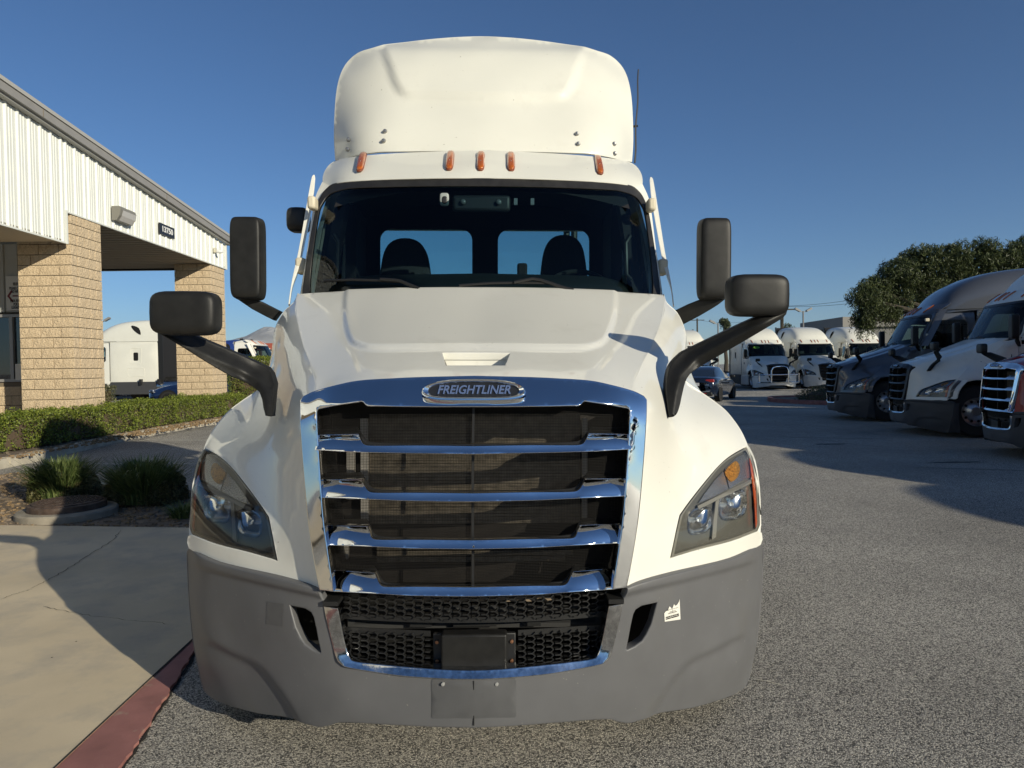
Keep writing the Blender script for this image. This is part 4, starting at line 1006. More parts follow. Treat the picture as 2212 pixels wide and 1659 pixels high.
    for s in (1, -1):
        o = MB(); o.lathe([(0, -.7), (.30, -.7), (.31, -.68), (.31, .68), (.30, .7), (0, .7)], (s * .9, 3.95, .62), 'y', 28); o.build("fuel_tank", mat("tank_polished", (.6, .6, .6), .2, metal=1), root)
    return root, up
TRUCK, UP = make_main_truck()

# ================================================================== concrete apron, kerbs, planter
def G(vx, vy): p = ground(vx, vy); return (p.x, p.y)
r_out = [G(205, 1720), G(265, 1659), G(330, 1560), G(372, 1500), G(412, 1425)]
r_in = [G(60, 1720), G(130, 1659), G(250, 1540), G(335, 1466), G(410, 1395)]
def extend(a, b, L): d = Vector((b[0] - a[0], b[1] - a[1])); d.normalize(); return (b[0] + d.x * L, b[1] + d.y * L)
ro_end = extend(r_out[1], r_out[4], 3.2); ri_end = extend(r_in[1], r_in[4], 3.2)
ro_st = extend(r_out[4], r_out[1], 6); ri_st = extend(r_in[4], r_in[1], 6)
far_l, far_r = G(-260, 1135), G(390, 1147)
def wob(a, b, n, amp, seed):
    r = random.Random(seed); return [(a[0] + (b[0] - a[0]) * i / n + (r.uniform(-amp, amp) if 0 < i < n else 0), a[1] + (b[1] - a[1]) * i / n) for i in range(n + 1)]
pad = [far_l, far_r, (ri_end[0], far_r[1] - .02), ri_end, ri_st, (-9, ri_st[1]), (-9, far_l[1])]
tag(ground_sheet("concrete_apron", [far_l, (ri_end[0], far_r[1] - .02)] + [(ri_end[0], ri_end[1])] + [ri_st, (-12, ri_st[1]), (-12, far_l[1])], CONC, .020, .05), kind='structure')
edge = wob(ro_st, ro_end, 260, .010, 3)
tag(ground_sheet("red_kerb_strip", [ri_end, ri_st] + edge, REDP, .017, .05), kind='structure')
jit = wob((ro_st[0] + .012, ro_st[1]), (ro_end[0] + .012, ro_end[1]), 260, .011, 5)
tag(ground_sheet("kerb_edge_crack", wob(ro_st, ro_end, 130, .004, 6) + jit[::-1], CRACK, .004, 0), kind='structure')
a0, a1 = (ri_st[0] + .0, ri_st[1]), ri_end
tag(ground_sheet("kerb_joint", [(ri_st[0] - .006, ri_st[1]), (ri_end[0] - .006, ri_end[1]), (ri_end[0] + .004, ri_end[1]), (ri_st[0] + .004, ri_st[1])], CRACK, .0215, 0), kind='structure')
# cracks in the apron: thin dark slivers that follow the photo
def crack(pts, w, seed, nm="apron_crack"):
    r = random.Random(seed); P = []
    for i in range(len(pts) - 1):
        a, b = G(*pts[i]), G(*pts[i + 1])
        for k in range(7):
            t = k / 7; P.append((a[0] + (b[0] - a[0]) * t + r.uniform(-.010, .010), a[1] + (b[1] - a[1]) * t + r.uniform(-.010, .010)))
    P.append(G(*pts[-1])); L = []; R_ = []
    for i, p in enumerate(P):
        d = Vector(P[min(i + 1, len(P) - 1)]) - Vector(P[max(i - 1, 0)]); d.normalize(); ww = w * r.uniform(.35, 1.2) * (.3 if i in (0, len(P) - 1) else 1)
        L.append((p[0] - d.y * ww, p[1] + d.x * ww)); R_.append((p[0] + d.y * ww, p[1] - d.x * ww))
    n = len(P); v = [(x, y, gz(x) + .0245) for x, y in L + R_]
    tag(mesh_obj(nm, v, [(i, i + 1, n + i + 1, n + i) for i in range(n - 1)], CRACK, None, 0), kind='structure')
crack([(262, 1150), (245, 1172), (194, 1205), (150, 1232), (110, 1257), (66, 1279)], .0026, 1)
crack([(66, 1281), (40, 1288), (18, 1296), (0, 1303)], .002, 2)
crack([(95, 1318), (150, 1330), (220, 1342), (300, 1350), (365, 1357)], .0016, 3)
# planter island beyond the apron
pb = [G(x, y) for x, y in ((-200, 1060), (-60, 1040), (30, 1022), (90, 1030), (215, 1050), (330, 1052), (395, 1060))]
isl = [far_l, (far_l[0] - .5, far_l[1] + 1.2)] + [(a, b) for a, b in pb] + [(far_r[0] + 2.2, far_r[1] + 1.4), (far_r[0] + 2.2, far_r[1])]
tag(ground_sheet("planter_soil", isl, SOIL, .012, 0), kind='structure')
# scattered clods, litter of the planter
def scatter(name, poly, n, size, m, seed, dz=.012, label=None):
    r = random.Random(seed); xs_ = [p[0] for p in poly]; ys_ = [p[1] for p in poly]; mb = MB(); k = 0
    while k < n:
        x, y = r.uniform(min(xs_), max(xs_)), r.uniform(min(ys_), max(ys_))
        if not inside(poly, x, y): continue
        k += 1; s_ = size * r.uniform(.3, 1.2) ** 1.5; R = Matrix.Rotation(r.uniform(0, 6.3), 3, 'Z') @ Matrix.Rotation(r.uniform(-.6, .6), 3, 'X')
        mb.box((x, y, gz(x) + dz), (s_ * r.uniform(.7, 1.6), s_, s_ * r.uniform(.4, .9)), R)
    return tag(mb.build(name, m, None, 80), kind='stuff')
scatter("soil_clods", isl, 2600, .03, SOIL, 11)
DEAD = mat("dead_leaf", (.22, .15, .08), .9, noise=(40, .4))
scatter("leaf_litter", isl, 1500, .028, DEAD, 12, .016)
# raised bed along the building with its kerb
kc = [(-7.60, 9.0), (-7.62, 10.5), (-7.66, 11.4), (-7.78, 12.6), (-7.93, 14.2), (-8.0, 15.8), (-7.97, 17.7), (-7.8, 18.9), (-7.5, 20.4), (-7.2, 22.0)]
kc = [(-7.55, 2.0), (-7.58, 6.0)] + kc
kcs = cr(kc, 4)
mb = MB()
for i in range(len(kcs) - 1):
    (ax, ay), (bx, by) = kcs[i], kcs[i + 1]; P = []
    for x, y in ((ax, ay), (bx, by)):
        g = gz(x); P += [(x, y, g - .05), (x - .01, y, g + .10), (x - .04, y, g + .14), (x - .17, y, g + .145), (x - .18, y, g - .05)]
    mb.add(P, [(k, k + 1, k + 6, k + 5) for k in range(4)])
    if i % 8 == 5: mb.box((ax - .09, ay, gz(ax) + .10), (.20, .012, .105), mi=0)
tag(mb.build("parking_kerb", CURBM, None, 40), kind='structure')
bed = [(x - .17, y) for x, y in kcs] + [(-11.5, 22.0), (-11.5, 2.0)]
BED = lambda x: gz(x) + .13
tag(ground_sheet("planting_bed", bed, SOIL, .13, 0), kind='structure')
scatter("bed_clods", bed, 2200, .04, SOIL, 13, .135)
scatter("bed_litter", [p for p in bed if p[0] > -9], 1300, .035, DEAD, 14, .14)
tag(ground_sheet("building_floor", [(-60, -25), (-9.2, -25), (-9.2, 11.2), (-8.2, 11.2), (-8.2, 11.6), (-9.3, 11.6), (-9.3, 24), (-60, 24)], CONC, .14, 0), kind='structure')
# painted stall lines
for vy, sep, x1 in ((952.5, .16, -2.5), (1003, .0, -2.5), (1055, .0, -6.2), (926, .16, -2.5)):
    p = ground(300, vy)
    for dy in ((0, sep) if sep else (0,)):
        yy = p.y + dy
        tag(ground_sheet("stall_line", [(-7.7, yy), (x1, yy), (x1, yy + .07), (-7.7, yy + .07)], LINE, .004, 0), kind='structure')
for (vx, vy, L, w) in ((1700, 1012, .0, 0),):
    pass
STAIN = mat("oil_stain", (.035, .033, .03), .7)
def streak(nm, pts, w, m, seed, dz=.003):
    r = random.Random(seed); P = cr(pts, 10); L = []; R2 = []
    for i, p in enumerate(P):
        d = Vector(P[min(i + 1, len(P) - 1)]) - Vector(P[max(i - 1, 0)]); d.normalize(); ww = w * r.uniform(.5, 1.15) * min(1, i / 3 + .1, (len(P) - 1 - i) / 3 + .1)
        L.append((p[0] - d.y * ww, p[1] + d.x * ww)); R2.append((p[0] + d.y * ww, p[1] - d.x * ww))
    n = len(P); v = [(x, y, gz(x) + dz) for x, y in L + R2]
    tag(mesh_obj(nm, v, [(i, i + 1, n + i + 1, n + i) for i in range(n - 1)], m, None, 0), kind='structure')
def blot(nm, cx, cy, rx, ry, m, seed, dz=.004):
    r = random.Random(seed); P = []
    for k in range(22):
        t = 2 * math.pi * k / 22; q = r.uniform(.6, 1.1); P.append((cx + rx * q * math.cos(t), cy + ry * q * math.sin(t)))
    tag(ground_sheet(nm, P, m, dz, 0), kind='structure')

TAR = mat("tar_seal", (.025, .025, .027), .55)
streak("asphalt_crack", [(5.2, 15.0), (6.0, 14.2), (6.4, 12.9), (7.3, 12.2)], .012, TAR, 1)
streak("asphalt_crack", [(1.6, 2.2), (2.3, 2.75), (2.6, 3.4), (3.4, 3.9), (3.7, 4.8)], .0035, TAR, 2)
streak("asphalt_crack", [(4.0, 19.0), (5.1, 18.0), (6.8, 17.6), (7.6, 16.6)], .012, TAR, 3)
for k_, (a_, b_) in enumerate((((5.3, 14.6), (7.6, 13.9)), ((5.6, 10.2), (7.3, 9.6)), ((6.2, 20.0), (7.8, 19.4)))):
    streak("faint_stall_line", [a_, b_], .045, mat("ghost_line", (.20, .19, .165), .85), 20 + k_)
for k_, (x_, y_, rx_, ry_) in enumerate(((5.9, 13.2, .35, .10), (6.6, 10.6, .45, .08), (5.0, 17.5, .5, .12))):
    blot("oil_stain", x_, y_, rx_, ry_, STAIN, 60 + k_, .002)
p_ = G(1630, 1468); q_ = G(1692, 1482); streak("pale_scratch", [p_, ((p_[0] + q_[0]) / 2, (p_[1] + q_[1]) / 2 + .01), q_], .005, mat("pale_scrape", (.55, .5, .4), .8), 44)
# small holes and specks in the apron
for k_, (vx_, vy_) in enumerate(((682, 1508), (640, 1580), (560, 1640), (650, 1540), (205, 1430), (300, 1395))):
    x_, y_ = G(vx_ * .55, vy_); blot("apron_pit", x_, y_, .006, .006, CRACK, 80 + k_, .0245)
# ================================================================== foliage
def leaf_mat(name, c, c2, tr=.25):
    m = bpy.data.materials.new(name); m.use_nodes = True; n = m.node_tree.nodes; l = m.node_tree.links
    b = n['Principled BSDF']; b.inputs['Roughness'].default_value = .5; b.inputs['Specular IOR Level'].default_value = .35
    oi = n.new('ShaderNodeNewGeometry'); ri = n.new('ShaderNodeValToRGB')
    ri.color_ramp.elements[0].color = (*c, 1); ri.color_ramp.elements[1].color = (*c2, 1)
    l.new(oi.outputs['Random Per Island'], ri.inputs[0]); l.new(ri.outputs[0], b.inputs['Base Color'])
    t = n.new('ShaderNodeBsdfTranslucent'); l.new(ri.outputs[0], t.inputs[0]); mx = n.new('ShaderNodeMixShader'); mx.inputs[0].default_value = tr
    out = n['Material Output']; l.new(b.outputs[0], mx.inputs[1]); l.new(t.outputs[0], mx.inputs[2]); l.new(mx.outputs[0], out.inputs[0])
    MATS[name] = m; return m
HEDGE = leaf_mat("hedge_leaf", (.06, .10, .012), (.27, .31, .05))
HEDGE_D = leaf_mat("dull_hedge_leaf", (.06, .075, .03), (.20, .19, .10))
BLADE = leaf_mat("blade_leaf", (.05, .085, .02), (.18, .22, .075))
SHRUB = leaf_mat("shrub_leaf", (.05, .06, .02), (.19, .17, .07))
TREEL = leaf_mat("tree_leaf", (.014, .024, .008), (.115, .14, .05), .18)
TREEL2 = leaf_mat("far_tree_leaf", (.05, .065, .03), (.13, .15, .08))
TWIG = mat("twig_brown", (.10, .07, .045), .9)
BARK = mat("bark", (.06, .05, .036), .9, noise=(20, .3), bump=(30, .8, .02))
def leaves(name, pts, m, size, parent=None, ratio=.5, droop=0., outward=.5, seed=1, kind=None):
    """pts: (pos, outward normal, scale)"""
    r = np.random.RandomState(seed); n = len(pts)
    P = np.array([p[0] for p in pts], float); N = np.array([p[1] for p in pts], float); sc = np.array([p[2] for p in pts], float)
    d = r.normal(size=(n, 3)); d /= np.linalg.norm(d, axis=1)[:, None]
    d[:, 2] -= droop; d /= np.linalg.norm(d, axis=1)[:, None]
    nn = N * outward + r.normal(size=(n, 3)) * .6; s = np.cross(d, nn); s /= np.maximum(np.linalg.norm(s, axis=1), 1e-6)[:, None]
    L = (size * sc * r.uniform(.6, 1.3, n))[:, None]; Wd = L * ratio * .5
    up_ = np.cross(s, d) * L * .10
    V = np.stack([P - d * L * .5, P + s * Wd + up_, P + d * L * .5, P - s * Wd + up_], 1).reshape(-1, 3)
    me = bpy.data.meshes.new(name); me.vertices.add(4 * n); me.vertices.foreach_set('co', V.ravel())
    me.loops.add(4 * n); me.loops.foreach_set('vertex_index', np.arange(4 * n)); me.polygons.add(n)
    me.polygons.foreach_set('loop_start', np.arange(0, 4 * n, 4)); me.polygons.foreach_set('loop_total', np.full(n, 4))
    me.materials.append(m); me.update(calc_edges=True)
    o = bpy.data.objects.new(name, me); link(o, parent)
    if kind: o['kind'] = kind
    return o
def box_shell(x0, x1, y0, y1, z0, z1, n, seed, rough=.06, zf=None, dens=None):
    r = random.Random(seed); pts = []; A = [(x1 - x0) * (y1 - y0), (y1 - y0) * (z1 - z0), (y1 - y0) * (z1 - z0), (x1 - x0) * (z1 - z0), (x1 - x0) * (z1 - z0)]
    T = sum(A); mn = mathn
    while len(pts) < n:
        q = r.uniform(0, T); k = 0
        while q > A[k]: q -= A[k]; k += 1
        x, y, z = r.uniform(x0, x1), r.uniform(y0, y1), r.uniform(z0, z1); N = Vector((0, 0, 1))
        if k == 0: z = z1
        elif k == 1: x = x1; N = Vector((1, 0, 0))
        elif k == 2: x = x0; N = Vector((-1, 0, 0))
        elif k == 3: y = y0; N = Vector((0, -1, 0))
        else: y = y1; N = Vector((0, 1, 0))
        p = Vector((x, y, z)); w = mn(p * 2.2) * rough * 1.6 + mn(p * 7) * rough * .8 - abs(r.gauss(0, rough * .8))
        p += N * w
        if N.z < .5 and mn(p * 3.1 + Vector((5, 2, 1))) > .33 and r.random() < .75: continue
        pts.append((p, N, 1.))
    return pts
from mathutils import noise as mnoise
def mathn(p): return mnoise.noise(p)
def hedge(label, x0, x1, y0, y1, z0, z1, n, seed, m=HEDGE, size=.034, group=None, rough=.055):
    h = empty("hedge", ((x0 + x1) / 2, (y0 + y1) / 2, z0), 0, None, label, "hedge", group)
    ox, oy, oz = h.location; sh = lambda P: [(Vector(p) - h.location, nn, s_) for p, nn, s_ in P]
    leaves("foliage", sh(box_shell(x0, x1, y0, y1, z0 + .04, z1, n, seed, rough)), m, size, h, .55, seed=seed)
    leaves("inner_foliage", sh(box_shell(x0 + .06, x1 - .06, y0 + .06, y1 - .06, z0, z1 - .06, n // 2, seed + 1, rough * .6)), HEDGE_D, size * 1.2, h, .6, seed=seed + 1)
    mb = MB(); mb.box((0, 0, (z1 - z0) / 2 - .06), (x1 - x0 - .22, y1 - y0 - .22, z1 - z0 - .18)); mb.build("hedge_core", TWIG, h, 0)
    return h
hedge("low clipped green hedge beside the kerb in front of the block pillars", -9.15, -8.12, 11.25, 21.6, .25, .84, 60000, 21, size=.038, rough=.10)
hedge("tall yellow-green clipped hedge block beyond the farther pillar", -8.9, -7.75, 22.2, 23.6, .2, 1.95, 16000, 31, size=.04)
hedge("short square brown-green hedge between the two pillars", -14.2, -12.35, 21.0, 22.2, .2, 1.12, 9000, 41, m=HEDGE_D, size=.04)
def blades(name, c, n, h, spread, m, parent, seed, w=.008):
    r = random.Random(seed); mb = MB()
    for _ in range(n):
        a = r.uniform(0, 6.28); q = r.uniform(0, 1) ** .6 * spread * .55; b = Vector((c[0] + math.cos(a) * q, c[1] + math.sin(a) * q, c[2]))
        L = h * r.uniform(.55, 1.1); out = Vector((math.cos(a), math.sin(a), 0)) * spread * r.uniform(.15, 1.0); s_ = Vector((-math.sin(a), math.cos(a), 0)).lerp(Vector((r.uniform(-1, 1), r.uniform(-1, 1), 0)), .4).normalized()
        P = []
        for k in range(5):
            t = k / 4; p = b + out * t ** 1.7 + Vector((0, 0, L * (t - .35 * t ** 3 * r.uniform(.5, 1.2)))); ww = w * (1 - t) ** .6 + .0006
            P += [p - s_ * ww, p + s_ * ww]
        mb.add(P, [(2 * k, 2 * k + 1, 2 * k + 3, 2 * k + 2) for k in range(4)])
    return mb.build(name, m, parent, 0)
def shrub(label, vx, vy, rx, ry, h, nb, seed, group):
    p = ground(vx, vy); p.y += ry * .8
    s_ = empty("planter_shrub", p, 0, None, label, "shrub", group)
    r = random.Random(seed); pts = []
    for _ in range(9000):
        a, b = r.uniform(0, 6.28), math.asin(r.uniform(0, 1)); k = 1 + .18 * mathn(Vector((math.cos(a) * 2, math.sin(a) * 2, b * 2 + seed)))
        e = .6
        x = rx * k * math.copysign(abs(math.cos(a)) ** e, math.cos(a)) * math.cos(b) ** .5; y = ry * k * math.copysign(abs(math.sin(a)) ** e, math.sin(a)) * math.cos(b) ** .5
        N = Vector((x / rx, y / ry, math.sin(b))).normalized(); q = Vector((x, y, .02 + h * k * math.sin(b) ** .8)) - N * abs(r.gauss(0, .035)); pts.append((q, N, 1.))
    leaves("foliage", pts, SHRUB, .030, s_, .5, seed=seed)
    mb = MB(); mb.lathe([(rx * .8, 0), (rx * .8, h * .55), (rx * .5, h * .8), (0, h * .84)], n=14); mb.v = [Vector((q.x, q.y * ry / rx, q.z)) for q in mb.v]; mb.build("shrub_core", TWIG, s_, 0)
    blades("grass_blades", (0, -ry * .2, .04), nb, h * 1.75, rx * 1.15, BLADE, s_, seed + 5)
    blades("top_blades", (-rx * .15, 0, h * .6), int(nb * .35), h * 1.15, rx * .6, BLADE, s_, seed + 9, .010)
    return s_
shrub("sunlit shrub with tall grass tuft, left of the two in the planter", 112, 1090, .34, .30, .33, 1300, 51, "planter shrubs beyond the apron")
shrub("shaded shrub with spiky grass blades, right of the two in the planter", 292, 1098, .38, .32, .34, 1500, 61, "planter shrubs beyond the apron")
p = ground(395, 1120); t_ = empty("grass_tuft", p, 0, None, "small grass tuft on the soil beside the left headlamp", "grass tuft")
blades("grass_blades", (0, 0, 0), 160, .22, .2, BLADE, t_, 71)
# manhole
p = ground(140, 1118); mh = empty("manhole", (p.x, p.y + .05, gz(p.x) + .01), 0, None, "raised round utility manhole with rusty lid on the soil planter", "manhole")
o = MB(); o.lathe([(.0, .0), (.455, .0), (.455, .06), (.44, .075), (.36, .08), (.34, .06)], n=48); o.build("concrete_collar", mat("dark_collar_concrete", (.27, .24, .19), .9, noise=(9, .2), bump=(60, .5, .006)), mh)
IRON = mat("rusty_iron", (.085, .058, .045), .65, metal=.3, noise=(14, .35), var=((.16, .13, .11), 12, .5, .75))
o = MB(); o.lathe([(.355, .05), (.350, .135), (.335, .142), (.318, .142), (.315, .13)], n=48); o.build("iron_ring", IRON, mh)
o = MB(); o.lathe([(.313, .12), (.313, .150), (.305, .155), (.0, .157)], n=48); lid = o.build("lid", IRON, mh)
o = MB()
for i in range(-6, 7):
    for j in range(-6, 7):
        if math.hypot(i, j) * .045 < .28: o.box((i * .045, j * .045, .159), (.022, .022, .006))
tag(o.build("lid_studs", IRON, mh, 0), kind='stuff')

# ================================================================== building on the left
B0 = Vector((-8.62, 14.0, 0))
bld = empty("office_building", B0, math.radians(1.0), None, "white metal sided building with tan block pillars and covered entry", "building")
Bm = Matrix.Translation(B0) @ Matrix.Rotation(math.radians(1.0), 4, 'Z'); Bi = Bm.inverted()
SIDE = mat("white_metal_siding", (.70, .71, .66), .42, noise=(2, .03), var=((.6, .6, .55), 3, .6, .9))
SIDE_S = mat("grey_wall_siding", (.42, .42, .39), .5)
TRIMG = mat("grey_eave_trim", (.27, .26, .245), .5, noise=(4, .06))
TRIML = mat("light_eave_trim", (.40, .39, .36), .5)
BLOCK = mat("split_face_block", (.60, .47, .31), .95, noise=(18, .12), var=((.38, .29, .19), 46, .55, .72), bump=(34, 1., .028))
MORT = mat("mortar", (.20, .16, .11), .95)
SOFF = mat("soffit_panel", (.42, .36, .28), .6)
top_z = lambda yl_: 6.04 - .0785 * yl_
def siding(y0, y1, zb, nm="siding_panel"):
    prof = [(0, 0), (.035, 0), (.055, .034), (.085, .034), (.105, 0), (.16, 0), (.168, .008), (.182, .008), (.19, 0), (.235, 0), (.243, .008), (.257, .008), (.265, 0), (.3048, 0)]
    P = []; y = y0
    while y < y1 - 1e-4:
        for a, x in prof[:-1]:
            if y + a <= y1: P.append((y + a, x))
        y += .3048
    P.append((y1, 0)); V = []
    for a, x in P: V += [(x, a, zb), (x, a, top_z(a))]
    return mesh_obj(nm, V, [(2 * i, 2 * i + 2, 2 * i + 3, 2 * i + 1) for i in range(len(P) - 1)], SIDE, bld, 0)
y = 7.92
while y > -34:
    a = max(y - .9144, -34)
    if a < -.16 < y: siding(-.16, y, 4.67); siding(a, -.16, 4.06)
    else: siding(a, y - .0015, 4.67 if a > -.2 else 4.06)
    y -= .9144
def bar_part(nm, a, b, w, h, m, mi=None):
    o = MB(); o.bar(a, b, w, h); return o.build(nm, m, bld, 0)
bar_part("bottom_trim", (.02, -.16, 4.655), (.02, 7.95, 4.655), .05, .03, SIDE)
bar_part("bottom_trim", (.02, -34, 4.045), (.02, -.16, 4.045), .05, .03, SIDE)
bar_part("step_trim", (.03, -.16, 4.03), (.03, -.16, 4.68), .05, .04, SIDE)
bar_part("corner_trim", (.02, 7.94, 4.64), (.02, 7.94, top_z(7.94)), .06, .06, SIDE)
bar_part("eave_board", (.11, -34, top_z(-34) + .11), (.11, 8.15, top_z(8.15) + .11), .20, .15, TRIMG)
bar_part("eave_cap", (.11, -34, top_z(-34) + .22), (.11, 8.15, top_z(8.15) + .22), .25, .07, TRIML)
bar_part("eave_lip", (.08, -34, top_z(-34) + .015), (.08, 8.1, top_z(8.1) + .015), .12, .035, TRIML)
for yy in (-1.05, 3.7):
    o = MB(); o.box((.213, yy, top_z(yy) + .14), (.006, .010, .20)); o.build("eave_joint", MORT, bld, 0)
o = MB(); o.add([(-14, -34, top_z(-34) + .24), (.2, -34, top_z(-34) + .24), (.2, 8.15, top_z(8.15) + .24), (-14, 8.15, top_z(8.15) + .24)], [(0, 1, 2, 3)]); o.build("roof", TRIMG, bld, 0)
# ribbed canopy ceiling
V = []; yy = -.1; i = 0
while yy < 7.9:
    for dy, dz in ((0, 0), (.20, 0), (.22, -.03), (.28, -.03)): V += [(-7.5, yy + dy, 4.70 + dz), (0, yy + dy, 4.70 + dz)]
    yy += .30
n = len(V) // 2
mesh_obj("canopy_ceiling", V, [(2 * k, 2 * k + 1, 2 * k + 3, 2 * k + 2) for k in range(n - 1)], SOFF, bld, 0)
o = MB(); o.box((-3.75, 7.85, 4.68), (7.5, .12, .10)); o.build("ceiling_beam", BLACK, bld, 0)
o = MB(); o.box((-1.2, -17.1, 4.09), (2.4, 33.8, .03)); o.build("entry_soffit", mat("beige_soffit", (.50, .45, .37), .7), bld, 0)
o = MB(); o.box((-3.7, 7.9, 5.0), (7.4, .06, .7)); o.build("end_fascia", SIDE, bld, 0)
# pillars of split-face block: every block is a piece of its own
def block_mesh(L, seed, H_=.190, T=.20):
    r = random.Random(seed); nx, nz = 6, 3; V = []; Fc = []
    def jit(x, y, z, out): return (x + out[0] * r.uniform(-.004, .016), y + out[1] * r.uniform(-.004, .016), z)
    for side in range(4):
        b = len(V)
        for j in range(nz + 1):
            for i in range(nx + 1):
                u, w = i / nx, j / nz; e = i in (0, nx) or j in (0, nz); z = -H_ / 2 + H_ * w
                if side == 0: p = (-L / 2 + L * u, -T / 2, z); o_ = (0, -1)
                elif side == 1: p = (L / 2, -T / 2 + T * u, z); o_ = (1, 0)
                elif side == 2: p = (L / 2 - L * u, T / 2, z); o_ = (0, 1)
                else: p = (-L / 2, T / 2 - T * u, z); o_ = (-1, 0)
                V.append(p if e else jit(*p, o_))
        for j in range(nz):
            for i in range(nx): a = b + j * (nx + 1) + i; Fc.append((a, a + 1, a + nx + 2, a + nx + 1))
    me = bpy.data.meshes.new("block"); me.from_pydata(V, [], Fc); me.materials.append(BLOCK)
    me.polygons.foreach_set('use_smooth', [True] * len(Fc)); me.set_sharp_from_angle(angle=math.radians(50)); me.update(); return me
BM = {L: [block_mesh(L, k + int(L * 100)) for k in range(4)] for L in (.39, .24, .19, .42)}
def pillar(x0, y0, ztop, nc):
    pl = empty("pillar", (x0, y0, 0), 0, bld)
    o = MB(); o.box((-.525, .525, ztop / 2 + .05), (1.00, 1.00, ztop - .12)); o.build("mortar_core", MORT, pl, 0)
    rr = random.Random(int(y0 * 10) + 5); w = 1.05
    for c in range(nc):
        z = .30 + c * .203
        if z > ztop - .05: break
        A = [(-w, -.80, .24), (-.80, -.40, .39), (-.40, 0, .39)] if c % 2 else [(-w, -.64, .39), (-.64, -.25, .39), (-.25, 0, .24)]
        for a, b, L in A:
            o = bpy.data.objects.new("block", rr.choice(BM[L])); o.location = ((a + b) / 2, .10 - .002, z); o.scale = ((b - a - .014) / L, 1, 1); link(o, pl)
        Bq = [(.20, .45, .24), (.45, .85, .39), (.85, w, .19)] if c % 2 else [(.20, .60, .39), (.60, .80, .19), (.80, w, .24)]
        for a, b, L in Bq:
            o = bpy.data.objects.new("block", rr.choice(BM[L])); o.location = (-.10 + .002, (a + b) / 2, z); o.rotation_euler = (0, 0, math.pi / 2); o.scale = ((b - a - .014) / L, 1, 1); link(o, pl)
        for (x, yy) in ((-.95, .62),):
            o = bpy.data.objects.new("block", rr.choice(BM[.42])); o.location = (x, yy, z); o.rotation_euler = (0, 0, math.pi / 2); o.scale = (.83 / .42, 1, 1); link(o, pl)
    return pl
pillar(0.02, 0, 4.68, 23); pillar(-.0, 6.8, 4.68, 22)
# wall of the entry with window, lower block course
wy = 1.28
V = []; x = -1.05; k = 0
while x > -12:
    for dx, dy in ((0, 0), (-.2, 0), (-.22, -.03), (-.28, -.03)): V += [(x + dx, wy + dy, 2.85), (x + dx, wy + dy, 4.3)]
    x -= .3
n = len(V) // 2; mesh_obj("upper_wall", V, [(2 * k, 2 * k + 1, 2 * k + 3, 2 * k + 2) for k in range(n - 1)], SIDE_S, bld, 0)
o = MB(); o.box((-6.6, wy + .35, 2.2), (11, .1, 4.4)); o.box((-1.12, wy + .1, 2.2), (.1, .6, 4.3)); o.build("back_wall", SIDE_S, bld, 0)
wn = empty("window", (-1.1, wy, 1.36), 0, bld)
o = MB()
for x in (-1.15, -2.02, -3.6, -6.2): o.box((x + 1.1, -.03, .715), (.07 if x < -1.2 else .05, .08, 1.43))
for z in (.03, 1.41): o.box((-3.0, -.03, z), (6.2, .09, .06))
o.build("window_frame", mat("aluminium_frame", (.36, .35, .33), .4, metal=.4), wn, 0)
for xa, xb, m in ((-2.02, -1.15, glass_mat("office_glass", (.05, .06, .07), .16)), (-3.6, -2.02, glass_mat("office_glass", (.05, .06, .07), .16)), (-6.2, -3.6, glass_mat("office_glass", (.05, .06, .07), .16))):
    o = MB(); o.box(((xa + xb) / 2 + 1.1, 0, .715), (xb - xa - .03, .012, 1.38)); o.build("pane", m, wn, 0)
o = MB(); o.box((-3, .12, .7), (6.2, .02, 1.5)); o.build("blind", DARK, wn, 0)  # dark sheet closing off the view behind the panes
lw_ = empty("lower_wall", (0, wy, 0), 0, bld)
o = MB(); o.box((-4.0, .06, .8), (6.0, .18, 1.1)); o.build("mortar_core", MORT, lw_, 0)
SB = mat("smooth_block_grey", (.26, .21, .16), .9, noise=(8, .15))
bs_me = block_mesh(.39, 3, .190, .20)
for c in range(5):
    for i in range(12):
        x = -1.25 - i * .40 - (.2 if c % 2 else 0); o = bpy.data.objects.new("block", bs_me); o.location = (x, .04, .35 + c * .203); link(o, lw_)
# notice board on the wall (rests on the building: its own thing)
p1 = aty(14, 597, 15.22); p2 = aty(18, 671, 15.22)
sg = empty("notice_board", (p1.x, 15.20, p2.z), 0, None, "white notice board with dark red arrow, partly behind the nearer pillar", "sign")
o = MB(); o.box((.80, 0, (p1.z - p2.z) / 2), (1.6, .02, p1.z - p2.z)); o.build("board", mat("board_white", (.62, .62, .60), .5), sg, 0)
hh = p1.z - p2.z
for txt, xx, fz in (("SELECTI", .155, .765), ("PLEASE CON", .075, .64), ("SO WE C", .125, .545), ("PARA REC", .085, .275), ("POR FAV", .155, .175), ("LLEGADA", .11, .085)):
    text_obj("board_lettering", txt, .082, TEXTB, sg, Matrix.Translation((xx, -.014, hh * fz)) @ Matrix.Rotation(math.pi / 2, 4, 'X'), .001, sx=.55, bold=.002, align='LEFT')
o = MB(); M_ = Matrix.Translation((0, -.012, 0)) @ Matrix.Rotation(math.pi / 2, 4, 'X')
yz = hh * .42
for poly in ([(.14, yz - .012), (1.4, yz - .012), (1.4, yz + .014), (.14, yz + .014)], [(.025, yz), (.115, yz + .13), (.135, yz + .09), (.075, yz), (.155, yz - .11), (.13, yz - .14)]):
    o.prism(poly, .002, M_)
o.build("arrow", mat("dark_red_print", (.16, .02, .03), .6), sg, 0)
